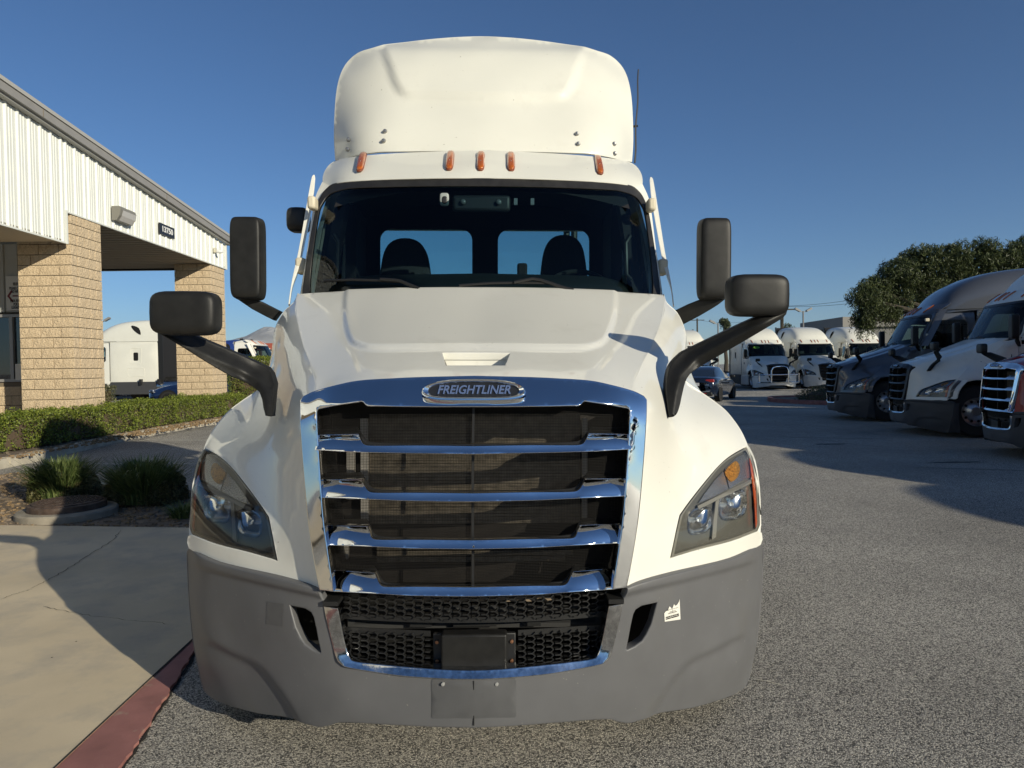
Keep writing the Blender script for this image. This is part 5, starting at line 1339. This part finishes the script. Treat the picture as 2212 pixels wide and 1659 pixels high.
for vx_, z_, w_, h_, lab in ((28, 1.40, .34, .34, "torn white notice taped inside the window bottom, beside the pillar"),):
    q = aty(vx_, 780, 15.18); o = MB(); o.box((0, 0, h_ / 2), (w_, .004, h_)); o = o.build("window_notice", LABELW, None, 0); o.location = (q.x + w_ / 2 + .05, 15.17, z_); tag(o, lab, "notice")
# wall lamp, house number, camera
def onwall(vx, vy, off=0.):
    p = CAM.copy(); d = ray(vx, vy); a = Bi @ p; dd = Bi.to_3x3() @ d; t = (off - a.x) / dd.x; return a + dd * t
a, b = onwall(243, 470, .12), onwall(290, 470, .12); zt, zb_ = onwall(262, 450, .12).z, onwall(262, 482, .12).z
wl_ = empty("wall_lamp", Bm @ Vector((.035, (a.y + b.y) / 2, (zt + zb_) / 2)), math.radians(1), None, "grey wall pack lamp with glass front on the white siding", "wall lamp")
hh = zt - zb_; L = abs(b.y - a.y) * .72
LG = mat("lamp_grey_paint", (.22, .21, .18), .45)
Mx = Matrix(((0, 0, 1, 0), (1, 0, 0, 0), (0, 1, 0, 0), (0, 0, 0, 1)))
prof = [(0, -hh * .42), (.10, -hh * .42), (.17, -hh * .1), (.20, hh * .30), (.17, hh * .5), (0, hh * .5)]
V = [(x, s_ * L / 2, z) for s_ in (-1, 1) for x, z in prof]; nn_ = len(prof)
mesh_obj("lamp_housing", V, [tuple(range(nn_)), tuple(reversed(range(nn_, 2 * nn_)))] + [(i, nn_ + i, nn_ + (i + 1) % nn_, (i + 1) % nn_) for i in range(nn_)], LG, wl_, 0)
o = MB(); q = [(.106, -hh * .42), (.172, -hh * .1), (.203, hh * .26)]
o.add([(q[0][0] + .004, -L * .38, q[0][1] + .005), (q[0][0] + .004, L * .46, q[0][1] + .005), (q[1][0] + .004, L * .46, q[1][1]), (q[1][0] + .004, -L * .38, q[1][1]), (q[2][0] + .004, L * .46, q[2][1]), (q[2][0] + .004, -L * .38, q[2][1])], [(0, 1, 2, 3), (3, 2, 4, 5)])
o.build("lamp_glass", mat("prismatic_glass", (.55, .53, .50), .2, coat=1, bump=(80, .6, .01)), wl_, 0)
p1, p2 = onwall(344.5, 497, .05), onwall(376, 497, .05); zt, zb_ = onwall(360, 487, .05).z, onwall(360, 510, .05).z
ns = empty("number_sign", Bm @ Vector((.045, (p1.y + p2.y) / 2, (zt + zb_) / 2)), math.radians(1), None, "small black house number sign with white digits on the siding", "sign")
o = MB(); o.box((0, 0, 0), (.03, abs(p2.y - p1.y), zt - zb_)); o.build("sign_plate", mat("sign_black", (.02, .022, .028), .4), ns, 0)
text_obj("number_digits", "13750", (zt - zb_) * .72, mat("sign_white", (.75, .75, .72), .5), ns, Matrix.Translation((.018, 0, 0)) @ Matrix.Rotation(math.pi / 2, 4, 'Z') @ Matrix.Rotation(math.pi / 2, 4, 'X'), .002, sx=1.25, bold=.006)
q = onwall(468, 543, .1); sc_ = empty("security_camera", Bm @ Vector((.035, q.y, q.z)), 0, None, "small white security camera at the far end of the siding", "camera")
o = MB(); o.box((.02, 0, .03), (.05, .12, .14)); o.build("mount_box", mat("cream_box", (.62, .58, .45), .5), sc_, 0)
sbox("camera_head", (.14, .02, .0), (.2, .11, .11), mat("camera_white", (.75, .75, .73), .4), sc_, .7)
q = Bm @ Vector((-3.0, 3.2, 4.62)); o = MB(); o.lathe([(0, .05), (.02, .05), (.02, 0), (.05, -.01), (0, -.02)], n=10); o = o.build("sprinkler_head", BLACK, None); o.location = q; tag(o, "tiny ceiling sprinkler under the canopy between the pillars", "sprinkler")

# ================================================================== sleeper trucks (same family as the near tractor)
def rgb(h): return h
def sleeper_kit(root):
    P = ROOFWHITE
    rows = []
    for y, zt, s, zl in ((2.32, 2.95, .93, 2.72), (2.42, 3.06, .965, 2.72), (2.62, 3.28, .99, 2.74), (2.95, 3.50, 1.005, 2.76), (3.4, 3.68, 1.015, 2.78), (3.9, 3.78, 1.02, 2.78), (4.5, 3.83, 1.025, 2.78), (5.0, 3.84, 1.025, 2.78), (5.5, 3.82, 1.02, 2.78)):
        h = zt - zl
        rows.append([Vector((0, y, zt)), Vector((.45 * s, y + .01, zt - .012)), Vector((.80 * s, y + .04, zt - .06)), Vector((.98 * s, y + .10, zt - .06 - h * .16)), Vector((1.06 * s, y + .14, zt - h * .5)), Vector((1.085 * s, y + .16, zl))])
    loft("high_roof", rows, P, root, (4, 3), mirror='weld', flip=False)
    o = [(3.22, .62), (5.5, .62), (5.5, 2.86), (3.22, 2.86)]
    w = [(4.45 + a, 2.06 + b) for a, b in rrect(-.12, -.20, .12, .20, .06)]
    sheet("sleeper_side", o, lambda a, b: Vector((1.112 - max(0, b - 2.0) * .045, a, b)), P, root, holes=[w], step=.5, thick=.03, back=(-1, 0, 0), bev=.003, mirror='both', flipcheck=(1, 0, 0))
    sheet("sleeper_window", w, lambda a, b: Vector((1.095, a, b)), DARK, root, step=1, thick=.002, back=(-1, 0, 0), mirror='both', flipcheck=(1, 0, 0))
    for (ya, za, yb, zb_, rr_) in ((4.18, 1.72, 4.72, 2.46, .08), (4.05, 1.12, 4.85, 1.52, .10)):
        R2 = rrect(ya, za, yb, zb_, rr_); mbw = []
        for s in (1, -1):
            o = MB(); o.tube([(s * (1.114 - max(0, b - 2.0) * .045), a, b) for a, b in R2 + R2[:1]], .009, 6, cap=False); o.build("panel_moulding", P, root)
    w2 = cr([(4.30, 3.55), (4.62, 3.42), (4.72, 3.10), (4.45, 3.25), (4.28, 3.45)], 3, True)
    sheet("loft_window", w2, lambda a, b: Vector((1.135 - max(0, b - 3.0) * .13, a, b)), DARK, root, step=1, thick=.002, back=(-1, 0, 0), mirror='both', flipcheck=(1, 0, 0))
    for s in (1, -1):
        o = MB(); o.box((s * 1.10, 5.64, 2.3), (.03, .22, 3.2)); o.build("side_extender", BLACK, root, 0)
        o = MB(); o.bar((s * 1.12, 3.21, .9), (s * 1.085, 3.21, 2.8), .012, .012); o.bar((s * 1.092, 2.3, 2.80), (s * 1.098, 5.5, 2.80), .012, .012); o.build("panel_gap", DARK, root, 0)
        o = MB(); o.box((s * 1.15, 4.4, .56), (.06, 2.3, .60)); bake(bevel(o.build("chassis_skirt", BUMPER, root), .02))
    o = MB(); o.box((0, 5.5, 2.3), (2.16, .04, 3.1)); o.build("sleeper_back_wall", CLOTH, root, 0)
protos = {}
SKIP = ("roof_fairing", "fairing_side", "fairing_bolt", "antenna", "antenna_clip", "cab_back_wall", "back_window", "outer_back_panel", "air_line_post", "warning_sticker", "sticker_lettering", "sticker_residue", "plate_patch", "plate_screw", "centre_seam",
        "dash_camera", "camera_lens", "toll_tag", "pod_lens", "flange_screw", "grille_mesh", "radiator_tank", "cooler_tube", "perforation", "lamp_screw", "tow_hook", "sensor_pod", "grab_handle", "tan_shroud", "door_mirror", "centre_console_display", "cab_roof", "headlamp_bezel", "lamp_base")
DAYSKIP = tuple(x for x in SKIP if x not in ("roof_fairing", "fairing_side", "cab_back_wall", "back_window", "outer_back_panel", "cab_roof"))
FARSKIP = SKIP + ("radiator_fins", "upper_honeycomb_grille", "lower_honeycomb_grille", "radar_cover", "radar_flange", "bracket", "bulb", "badge_lettering", "hand_hole", "hood_pocket", "hood_pocket_floor", "steering_wheel", "louvre_ledge", "seat_cushion", "door_card", "trim_end_cap", "lamp_divider", "turn_signal_clear", "inner_reflector", "wiper")
sleeper_kids = None
def place_truck(label, x, y, rz, remat=None, far=False, day=False, group="parked semi trucks", extra=()):
    global sleeper_kids
    r = empty("day_cab_truck" if day else "sleeper_truck", (x, y, gz(x) if y < 60 else 0), rz, None, label, "truck", group)
    sk = DAYSKIP if day else (FARSKIP if far else SKIP)
    for ch in CH[TRUCK.name]:
        if ch.name.split('.')[0] in sk or ch.name.split('.')[0] in extra: continue
        copy_tree(ch, r, remat)
    if not day:
        for c in CH[r.name]:
            if c.name.startswith("rear_tyre"): c.location.y += 2.4
            if c.name.startswith("fuel_tank"): c.location.y += 2.2; c.location.x *= .9
        if sleeper_kids is None:
            n0 = len(CH.get(r.name, [])); sleeper_kit(r); sleeper_kids = CH[r.name][n0:]
            if remat:
                for c in sleeper_kids:
                    for s_ in c.material_slots:
                        if s_.material.name in remat: nm = s_.material.name; s_.link = 'OBJECT'; s_.material = remat[nm]
        else:
            for ch in sleeper_kids: copy_tree(ch, r, remat)
    return r
R_ = math.radians
GREYP = mat("grey_metallic_paint", (.075, .082, .098), .35, metal=.2, coat=1.)
REDPT = mat("dark_red_paint", (.30, .012, .02), .3, coat=1.)
BLUEP = mat("deep_blue_paint", (.02, .045, .20), .3, coat=1.)
DBUMP = mat("charcoal_plastic", (.05, .051, .054), .5)
BWHITE = mat("white_bumper", (.72, .71, .67), .35, coat=.5)
blk = {"chrome": BLACK, "chrome_dirty": CHROME_D, "bumper_grey_plastic": DBUMP}
white_row = dict(blk); grey_row = dict(blk); grey_row.update({"white_paint": GREYP, "white_fibreglass": GREYP})
red_row = {"white_paint": REDPT, "white_fibreglass": REDPT, "bumper_grey_plastic": DBUMP}
allw = dict(blk); allw["bumper_grey_plastic"] = BWHITE; allw["chrome_dirty"] = BWHITE
rowg = "semi trucks parked in the row along the right side"
place_truck("white sleeper truck with black grille in the right row, between grey and red ones", 8.19, 15.28, R_(-102), white_row, group=rowg)
place_truck("dark grey metallic sleeper truck, farthest of the right row", 8.62, 19.38, R_(-102), grey_row, group=rowg)
place_truck("red truck with chrome grille cut off by the right edge", 7.62, 11.30, R_(-102), red_row, group=rowg)
out_lab = ("nearest to the red one", "second beyond the red one", "third beyond the red one", "last of the row")
for i, (x, y) in enumerate(((9.0, 7.6), (9.1, 4.0), (9.2, .4), (9.6, -3.2))):
    place_truck("white sleeper truck standing out of view in the right row, " + out_lab[i], x, y, R_(-98), white_row, far=True, group=rowg)
fg = "white sleeper trucks parked across the lot"
place_truck("white sleeper truck across the lot behind the dark sedan", 11.2, 42.6, 0, allw, far=True, group=fg)
TB = place_truck("white sleeper truck with a chrome bull bar across the lot", 15.4, 41.0, 0, allw, far=True, group=fg)
place_truck("white sleeper truck across the lot right of the one with bull bar", 18.65, 41.6, 0, allw, far=True, group=fg)
place_truck("white sleeper truck across the lot, half hidden behind the grey truck", 22.1, 42.2, 0, allw, far=True, group=fg)
place_truck("white sleeper truck half hidden behind the first one across the lot", 14.0, 52.0, 0, allw, far=True, group=fg)
place_truck("white sleeper truck seen side on between the two pillars", -22.35, 35.0, R_(-90), white_row, far=True, group="trucks in the yard behind the building")
place_truck("white tractor parked behind the side-on sleeper truck", -24.1, 40.2, R_(-90), white_row, far=True, group="trucks in the yard behind the building")
bl = dict(white_row); bl.update({"white_paint": BLUEP, "white_fibreglass": BLUEP})
place_truck("deep blue sleeper truck beyond the tall hedge", -27.2, 58.0, R_(-90), bl, far=True, group="trucks in the yard behind the building")
place_truck("white day cab truck beyond the hedge, beside the blue one", -11.2, 38.0, R_(90), white_row, far=True, day=True, group="trucks in the yard behind the building", extra=("roof_fairing", "fairing_side"))
place_truck("deep blue day cab truck turned away, with red tail lamps beyond the hedge", -17.2, 41.0, R_(180), bl, far=True, day=True, group="trucks in the yard behind the building", extra=("roof_fairing", "fairing_side"))
# bull bar on one of them
bb = empty("bull_bar", (15.4, 41.0, 0), 0, None, "chrome tubular bull bar on the front of the white truck", "bull bar")
o = MB(); zz = .45
for s in (1, -1):
    o.tube([(s * .48, -.12, .42), (s * .48, -.16, 1.10), (s * .40, -.18, 1.27), (s * .25, -.18, 1.33), (0, -.18, 1.34)], .035, 8)
o.build("centre_hoop", CHROME, bb)
o = MB(); o.tube([(-1.2, .05, .42), (-1.1, -.1, .42), (1.1, -.1, .42), (1.2, .05, .42)], .035, 8); o.build("lower_rail", CHROME, bb)
o = MB(); o.tube([(-1.2, .05, .85), (-1.05, -.1, .86), (1.05, -.1, .86), (1.2, .05, .85)], .03, 8); o.build("upper_rail", CHROME, bb)
for s in (1, -1): o = MB(); o.tube([(s * 1.15, 0, .40), (s * 1.15, 0, .95)], .03, 8); o.build("end_post", CHROME, bb)
for (tx, ty) in ((15.4, 41.0), (11.2, 42.6)):
    o = MB(); n = 20; V = [(.20 * math.cos(2 * math.pi * k / n), 0, .085 * math.sin(2 * math.pi * k / n)) for k in range(n)]
    o.add(V, [tuple(range(n))]); o = o.build("windscreen_sticker", mat("lime_sticker", (.42, .75, .06), .5), None, 0)
    o.location = (tx - .62, ty + 1.93, 2.49); o.rotation_euler = (R_(-32), 0, 0)
    tag(o, "lime green oval sticker on the windscreen of the " + ("bull bar truck" if tx > 15 else "truck behind the sedan"), "sticker", "lime windscreen stickers")

# ================================================================== cars
def sedan(label, x, y, rz, paint, rim):
    c = empty("parked_car", (x, y, gz(x)), rz, None, label, "car")
    # local: nose at -y, length 4.6, stations along y; half sections
    st = [(-2.30, .30, .62, .55, .62), (-2.15, .25, .70, .78, .70), (-1.6, .22, .86, .90, .86), (-1.0, .22, .93, .91, .93), (-.3, .22, .97, .92, .92), (.6, .22, .99, .92, .92), (1.4, .22, 1.02, .92, .92), (1.9, .25, 1.03, .90, .88), (2.20, .32, .98, .82, .80), (2.30, .42, .80, .70, .66)]
    rows = []
    for yy, zb2, zt2, w1_, w2_ in st:
        rows.append([Vector((0, yy, zt2)), Vector((w2_ * .7, yy, zt2 - .015)), Vector((w2_ * .93, yy, zt2 - .07)), Vector((w1_, yy, zt2 - .25)), Vector((w1_ * .99, yy, (zb2 + zt2) / 2 - .1)), Vector((w1_ * .93, yy, zb2))])
    loft("car_body", rows, paint, c, (3, 3), mirror='weld', flip=False)
    g = [(-.95, .95, .80), (-.25, 1.36, .60), (.3, 1.44, .58), (.85, 1.40, .58), (1.25, 1.27, .62), (1.75, 1.03, .74)]
    loft("car_roof", [[Vector((0, a, b)), Vector((w * .7, a, b - .01)), Vector((w, a, b - .05))] for a, b, w in g[1:5]], paint, c, (3, 2), mirror='weld', flip=False)
    loft("side_glass", [[Vector((w, a, b - .05)), Vector((w * .4 + .80 * .6, a, (b + .93) / 2)), Vector((.84, a, .93))] for a, b, w in g], SGLASSD, c, (2, 2), mirror='both', flip=False)
    loft("rear_window", [[Vector((0, 1.20, 1.30)), Vector((.40, 1.20, 1.29)), Vector((.58, 1.18, 1.26))], [Vector((0, 1.80, 1.03)), Vector((.5, 1.78, 1.02)), Vector((.72, 1.74, 1.01))]], SGLASSD, c, (2, 2), mirror='weld')
    loft("windscreen", [[Vector((0, -.30, 1.36)), Vector((.40, -.29, 1.35)), Vector((.58, -.26, 1.32))], [Vector((0, -1.02, .94)), Vector((.5, -1.0, .94)), Vector((.78, -.92, .93))]], SGLASSD, c, (2, 2), mirror='weld', flip=True)
    for s in (1, -1):
        for yy in (-1.42, 1.38):
            w = empty("wheel", (s * .80, yy, .325), 0, c)
            o = MB(); o.lathe([(.20, -.1), (.31, -.1), (.325, -.08), (.325, .09), (.31, .115), (.245, .12)], axis='x', n=28)
            if s < 0: o.v = [Vector((-p.x, p.y, p.z)) for p in o.v]
            o.build("tyre", TYRE, w)
            o = MB(); o.lathe([(0, .085), (.04, .09), (.05, .07)], axis='x', n=16)
            for k in range(5):
                t = 2 * math.pi * k / 5 + .3
                for dt_ in (-.09, .09): o.bar((.075, .04 * math.cos(t), .04 * math.sin(t)), (.095, .235 * math.cos(t + dt_), .235 * math.sin(t + dt_)), .03, .025, (1, 0, 0))
            o.lathe([(.225, .10), (.25, .115), (.25, .10)], axis='x', n=28)
            if s < 0: o.v = [Vector((-p.x, p.y, p.z)) for p in o.v]
            o.build("rim", rim, w)
            o = MB(); o.lathe([(0, -.02), (.24, -.02)], axis='x', n=20); o.build("brake_disc", DARK, w)
            o = MB()
            o.lathe([(.0, .0), (.365, .0)], (s * .925 if False else s * .915, yy, .335), 'x', 28); o.build("wheel_arch", DARK, c)
        o = MB(); o.box((s * .66, 2.235, .86), (.34, .07, .12)); bake(bevel(o.build("tail_light", mat("tail_red", (.35, .01, .015), .2, coat=1), c), .02, 2))
        sbox("door_mirror", (s * 1.0, -.62, 1.0), (.2, .12, .13), BLACK, c, .6)
        o = MB(); o.box((s * .4, 2.30, .36), (.28, .02, .03)); o.build("bumper_reflector", mat("tail_red"), c, 0)
        sbox("headlight", (s * .62, -2.12, .64), (.34, .2, .13), RIBS, c, .5)
    o = MB(); o.box((0, 2.30, .72), (.50, .015, .12)); o.build("number_plate", mat("plate_white", (.6, .6, .62), .5), c, 0)
    o = MB(); o.box((0, 2.20, .33), (1.5, .16, .16)); bake(bevel(o.build("rear_diffuser", BLACK, c), .03))
    return c
SGLASSD = mat("dark_car_glass", (.012, .016, .02), .05, coat=1., spec=.8)
NAVY = mat("dark_blue_car_paint", (.012, .018, .035), .18, metal=.3, coat=1.)
DBLUE = mat("blue_car_paint", (.008, .02, .07), .2, coat=1.)
RIMB = mat("bronze_rim", (.30, .24, .18), .35, metal=.8)
sedan("dark sedan seen from behind on the road, right of the near truck", 8.35, 30.6, R_(180 - 28), NAVY, RIMB)
sedan("dark blue car partly hidden behind the farther block pillar", -11.3, 27.2, R_(-90), DBLUE, STEELW)

# ================================================================== traffic island, tree, poles, far things
ic = [(10.3, 28.6), (10.4, 26.9), (11.2, 25.4), (12.6, 24.6), (14.5, 24.2), (14.8, 29.6), (11.4, 30.2)]
ics = cr(ic, 4, True)
mb = MB(); n = len(ics); cx, cy = sum(p[0] for p in ics) / n, sum(p[1] for p in ics) / n
inn_ = [(cx + (x - cx) * .93, cy + (y - cy) * .93) for x, y in ics]
mb.add([(x, y, gz(x) - .02) for x, y in ics] + [(x, y, gz(x) + .15) for x, y in ics] + [(x, y, gz(x) + .15) for x, y in inn_] + [(x, y, gz(x) + .08) for x, y in inn_], [(r * n + i, r * n + (i + 1) % n, (r + 1) * n + (i + 1) % n, (r + 1) * n + i) for r in range(3) for i in range(n)])
tag(mb.build("island_kerb", REDP, None, 30), kind='structure')
tag(mesh_obj("island_soil", [(x, y, gz(x) + .09) for x, y in inn_], [tuple(range(n))], SOIL, None, 0), kind='structure')
def bush(label, x, y, rx, ry, h, n, seed, m=TREEL2, group=None, size=.06):
    b = empty("bush", (x, y, gz(x) + .08), 0, None, label, "bush", group); r = random.Random(seed); pts = []
    for _ in range(n):
        a, e = r.uniform(0, 6.28), math.asin(r.uniform(0, 1)); N = Vector((math.cos(a) * math.cos(e), math.sin(a) * math.cos(e), math.sin(e))); k = 1 + .3 * mathn(N * 3 + Vector((seed, 0, 0)))
        pts.append((Vector((N.x * rx * k, N.y * ry * k, N.z * h * k)) - N * abs(r.gauss(0, .08)), N, 1.))
    leaves("foliage", pts, m, size, b, .35, seed=seed)
    mb = MB(); mb.lathe([(rx * .8, 0), (rx * .75, h * .4), (rx * .4, h * .7), (0, h * .75)], n=12); mb.v = [Vector((q.x, q.y * ry / rx, q.z)) for q in mb.v]; mb.build("twigs", TWIG, b, 0)
bush("low dark shrub on the red-kerbed island beside the grey truck", 12.3, 26.9, 1.45, 1.3, .62, 7000, 81)
def tree(label, x, y, z0, h, clumps, m, n, size, seed, droop=.8, ratio=.18, trunk=True, group=None):
    t = empty("tree", (x, y, 0), 0, None, label, "tree", group); r = random.Random(seed); pts = []
    V = sum(c[3] ** 2 for c in clumps)
    for (cx, cy, cz, rr) in clumps:
        for _ in range(int(n * rr ** 2 / V)):
            N = Vector((r.gauss(0, 1), r.gauss(0, 1), r.gauss(0, 1))).normalized(); k = rr * (1 + .35 * mathn(N * 2.2 + Vector((cx, cy, cz))) + .18 * mathn(N * 6 + Vector((cz, cx, 0)))) * r.uniform(.55, 1.02) ** .5
            p = Vector((cx, cy, cz)) + Vector((N.x * k, N.y * k, N.z * k * .85))
            if mathn(p * 1.3) > .18 and r.random() < .85: continue
            pts.append((p, N, 1.))
            if N.z < .2 and r.random() < .06:
                L = r.uniform(.3, .9)
                for q in range(9): pts.append((p + Vector((r.gauss(0, .04), r.gauss(0, .04), -L * q / 9)), Vector((0, 0, 1)), 1.))
    leaves("crown", pts, m, size, t, ratio, droop=droop, outward=.2, seed=seed)
    inner = []
    for (cx, cy, cz, rr) in clumps:
        for _ in range(int(n * .06 * rr ** 2 / V)):
            N = Vector((r.gauss(0, 1), r.gauss(0, 1), r.gauss(0, 1))).normalized(); inner.append((Vector((cx, cy, cz)) + N * rr * .62 * r.random() ** .4, N, 1.))
    leaves("inner_crown", inner, m, size * 1.9, t, .5, droop=droop * .5, outward=.2, seed=seed + 1)
    if trunk:
        mb = MB(); mb.tube([(0, 0, 0), (.1, 0, h * .25), (0, .1, h * .45)], [h * .045, h * .035, h * .03], 8)
        for (cx, cy, cz, rr) in clumps: mb.tube([(0, .1, h * .42), (cx * .5, cy * .5, (h * .42 + cz) / 2), (cx, cy, cz)], [h * .022, h * .014, h * .006], 6)
        mb.build("trunk", BARK, t)
    return t
tree("large dark drooping tree behind the grey and white trucks", 21.5, 33.0, 0, 7.4,
     [(-5.3, -.5, 4.4, .75), (-4.7, 0, 4.9, .7), (-5.2, 0, 3.5, .6), (-4.2, 0, 4.0, .8), (-3.4, .3, 5.6, .95), (-3.5, .5, 4.4, .9), (-2.3, .3, 6.2, .95), (-2.0, .6, 5.0, 1.0), (-.9, 0, 6.2, .95), (.4, 0, 6.35, .9), (1.6, 0, 6.1, 1.0), (2.7, 0, 6.5, .95), (4.0, 0, 6.2, 1.1), (5.3, .5, 6.0, 1.2), (-.8, 1, 4.9, 1.2), (1.0, 1, 4.9, 1.3), (2.8, 1, 4.9, 1.3), (4.4, 1, 4.8, 1.3)], TREEL, 110000, .17, 91)
def far_tree(label, vx, vy0, vy1, w, Y, seed, group="small trees beyond the lot"):
    a, b = aty(vx, vy0, Y), aty(vx, vy1, Y); h = a.z; r = random.Random(seed); rw = w / F * Y / 2
    cl = [(r.uniform(-.5, .5) * rw, r.uniform(-.5, .5) * rw, h - rw * r.uniform(.5, 1.3), rw * r.uniform(.5, .7)) for _ in range(6)]
    tree(label, a.x, Y, 0, h, cl, TREEL2, 2600, max(.25, rw * .16), seed, .2, .4, group=group)
far_tree("small round tree standing above the first far truck", 1567, 686, 720, 26, 95, 101)
far_tree("thin far tree right of the bull bar truck roof", 1691, 708, 740, 26, 95, 102)
far_tree("low far tree top over the second far truck roof", 1702, 697, 712, 34, 120, 103)
far_tree("little bright tree top above the white trailer between pillars", 241, 722, 733, 22, 90, 104)
far_tree("tiny tree over the red roofed building", 543, 733, 742, 16, 110, 105)
def pole(label, vx, vy0, Y, w, lamp=None, cross=False, m=None, group="poles beyond the lot"):
    a = aty(vx, vy0, Y); p = empty("lamp_post" if lamp else "utility_pole", (a.x, Y, 0), 0, None, label, "lamp post" if lamp else "utility pole", group)
    o = MB(); o.tube([(0, 0, 0), (0, 0, a.z)], w, 6); o.build("pole", m or mat("grey_pole", (.2, .2, .2), .6), p)
    if lamp:
        for s in lamp:
            o = MB(); o.bar((0, 0, a.z - .1), (s * .35, 0, a.z), .06, .06); o.box((s * .5, 0, a.z + .12), (.5, .3, .16), Matrix.Rotation(s * -.5, 3, 'Y')); o.build("flood_lamp", mat("lamp_head", (.25, .25, .24), .5), p, 0)
    if cross:
        o = MB(); o.box((0, 0, a.z - .3), (2.6, .12, .12)); o.build("cross_arm", BARK, p, 0)
    return Vector((a.x, Y, a.z))
pole("double flood lamp post above the third far truck", 1735, 672, 62, .07, (-1, 1))
pole("lamp post with small head left of the round far tree", 1551, 698, 62, .06, (-1,))
pole("brown wooden utility pole behind the bull bar truck", 1689, 662, 70, .16, cross=True, m=BARK)
pole("distant cross-arm utility pole above the first far truck", 1506, 688, 130, .14, cross=True, m=BARK)
pole("short utility pole between the second and third far trucks", 1809.5, 694, 110, .12, cross=False, m=BARK)
pole("thin lamp post rising beside the nearer pillar", 219, 693, 60, .05, (1,))
def wire(label, a, b, sag, r=.02):
    P = [a.lerp(b, t) - Vector((0, 0, sag * 4 * t * (1 - t))) for t in [i / 16 for i in range(17)]]
    o = MB(); o.tube(P, r, 4); tag(o.build("overhead_wire", mat("wire_grey", (.12, .12, .13), .6), None), label, "wire", "overhead wires")
wa = aty(1700, 661, 70)
wire("upper overhead wire running right to the big tree", wa, aty(2000, 612, 60), .4)
wire("lower overhead wire running right to the big tree", wa + Vector((0, 0, -.05)), aty(2000, 627, 60), .4)
wire("thin overhead wire between the far poles", aty(1506, 690, 130), aty(1689, 684, 70), .6)
def far_building(label, x0, x1, y, d, h, wall, roof, windows=0):
    b = empty("warehouse", ((x0 + x1) / 2, y, 0), 0, None, label, "building"); w = x1 - x0
    o = MB(); o.box((0, d / 2, h * .42), (w, d, h * .84)); o.build("wall", wall, b, 0)
    o = MB(); o.box((0, d / 2, h * .92), (w + .8, d + .8, h * .16)); o.build("roof", roof, b, 0)
    for i in range(windows):
        o = MB(); o.box((-w / 2 + w * (i + .5) / windows, -.02, h * .4), (w / windows * .5, .1, h * .3)); o.build("window", DARK, b, 0)
ROOFR = mat("red_tile_roof", (.33, .08, .05), .8); TANW = mat("tan_wall", (.4, .35, .28), .8)
a, b = aty(478, 743, 95), aty(575, 735, 95)
far_building("low building with long red roof beyond the hedge", a.x - 16, b.x + 10, 95, 14, a.z, TANW, ROOFR, 5)
a, b = aty(1826, 685, 60), aty(1990, 700, 60)
far_building("grey flat box building behind the far trucks", a.x, b.x + 6, 60, 8, a.z, mat("grey_panel_wall", (.12, .12, .115), .7), mat("grey_panel_roof", (.22, .21, .19), .7))
# white box trailer behind the side-on truck (left)
tr = empty("box_trailer", (-24.5, 47, 0), 0, None, "white box trailer seen above the truck between the pillars", "trailer")
o = MB(); o.box((0, 0, 2.4), (7.5, 2.5, 2.7)); o.build("trailer_box", BWHITE, tr, 0)
o = MB(); o.box((0, -1.26, 1.15), (7.5, .03, .22)); o.build("red_stripe", mat("tail_red"), tr, 0)
for s in (-2.2, 2.6):
    o = MB(); o.lathe([(0, -1.1), (.5, -1.1), (.5, 1.1), (0, 1.1)], (s, 0, .5), 'y', 20); o.build("wheel", TYRE, tr)

# unseen trailers added beside the row to throw shade on the island
for i, (x, y) in enumerate(((23.2, 22.0), (23.2, 17.6), (23.4, 13.2))):
    tr = empty("box_trailer", (x, y, 0), R_(-12), None, ("added unseen white box trailer shading the island, farthest", "added unseen white box trailer shading the island, middle", "added unseen white box trailer shading the island, nearest")[i], "trailer", "added shade casters beside the right row")
    o = MB(); o.box((0, 0, 2.55), (12.4, 2.55, 2.9)); o.build("trailer_box", BWHITE, tr, 0)
    o = MB(); o.box((0, 0, 1.02), (12.0, .9, .18)); o.build("frame_rail", BLACK, tr, 0)
    for wx in (3.6, 4.9):
        for s_ in (1, -1):
            o = MB(); o.lathe([(0, -.28), (.5, -.28), (.5, .28), (0, .28)], (wx, s_ * .95, .5), 'y', 20); o.build("wheel", TYRE, tr)
# the far side of the street behind the camera (seen in the chrome)
for i in range(5):
    x = -34 + i * 10.5; y = -52 - (i % 3) * 5
    r = random.Random(200 + i); hh = r.uniform(5, 7.5)
    cl = [(r.uniform(-3, 3), r.uniform(-2, 2), hh * r.uniform(.55, .85), r.uniform(1.5, 2.4)) for _ in range(7)]
    tree("street tree standing behind the camera, number %s along the street" % ("one two three four five six seven".split()[i]), x, y, 0, hh, cl, TREEL, 5000, .45, 300 + i, .4, .4, group="street trees behind the camera")
far_building("long low pale warehouse behind the camera", -60, 50, -85, 14, 5.5, TANW, mat("grey_panel_roof"), 12)

# thin air over the whole place
o = MB(); o.box((0, 6000, 990), (30000, 24000, 2000)); o.v = [Vector((p.x, p.y, -60 if p.z < 0 else 1250)) for p in o.v]
o = o.build("haze", None, None, 0); o.data.materials.clear()
hm = bpy.data.materials.new("thin_haze"); hm.use_nodes = True; n_ = hm.node_tree.nodes; n_.remove(n_['Principled BSDF'])
pv = n_.new('ShaderNodeVolumePrincipled'); pv.inputs['Color'].default_value = (.80, .88, .98, 1); pv.inputs['Density'].default_value = 1.6e-5; pv.inputs['Anisotropy'].default_value = .2
hm.node_tree.links.new(pv.outputs[0], n_['Material Output'].inputs['Volume']); o.data.materials.append(hm); tag(o, kind='stuff')
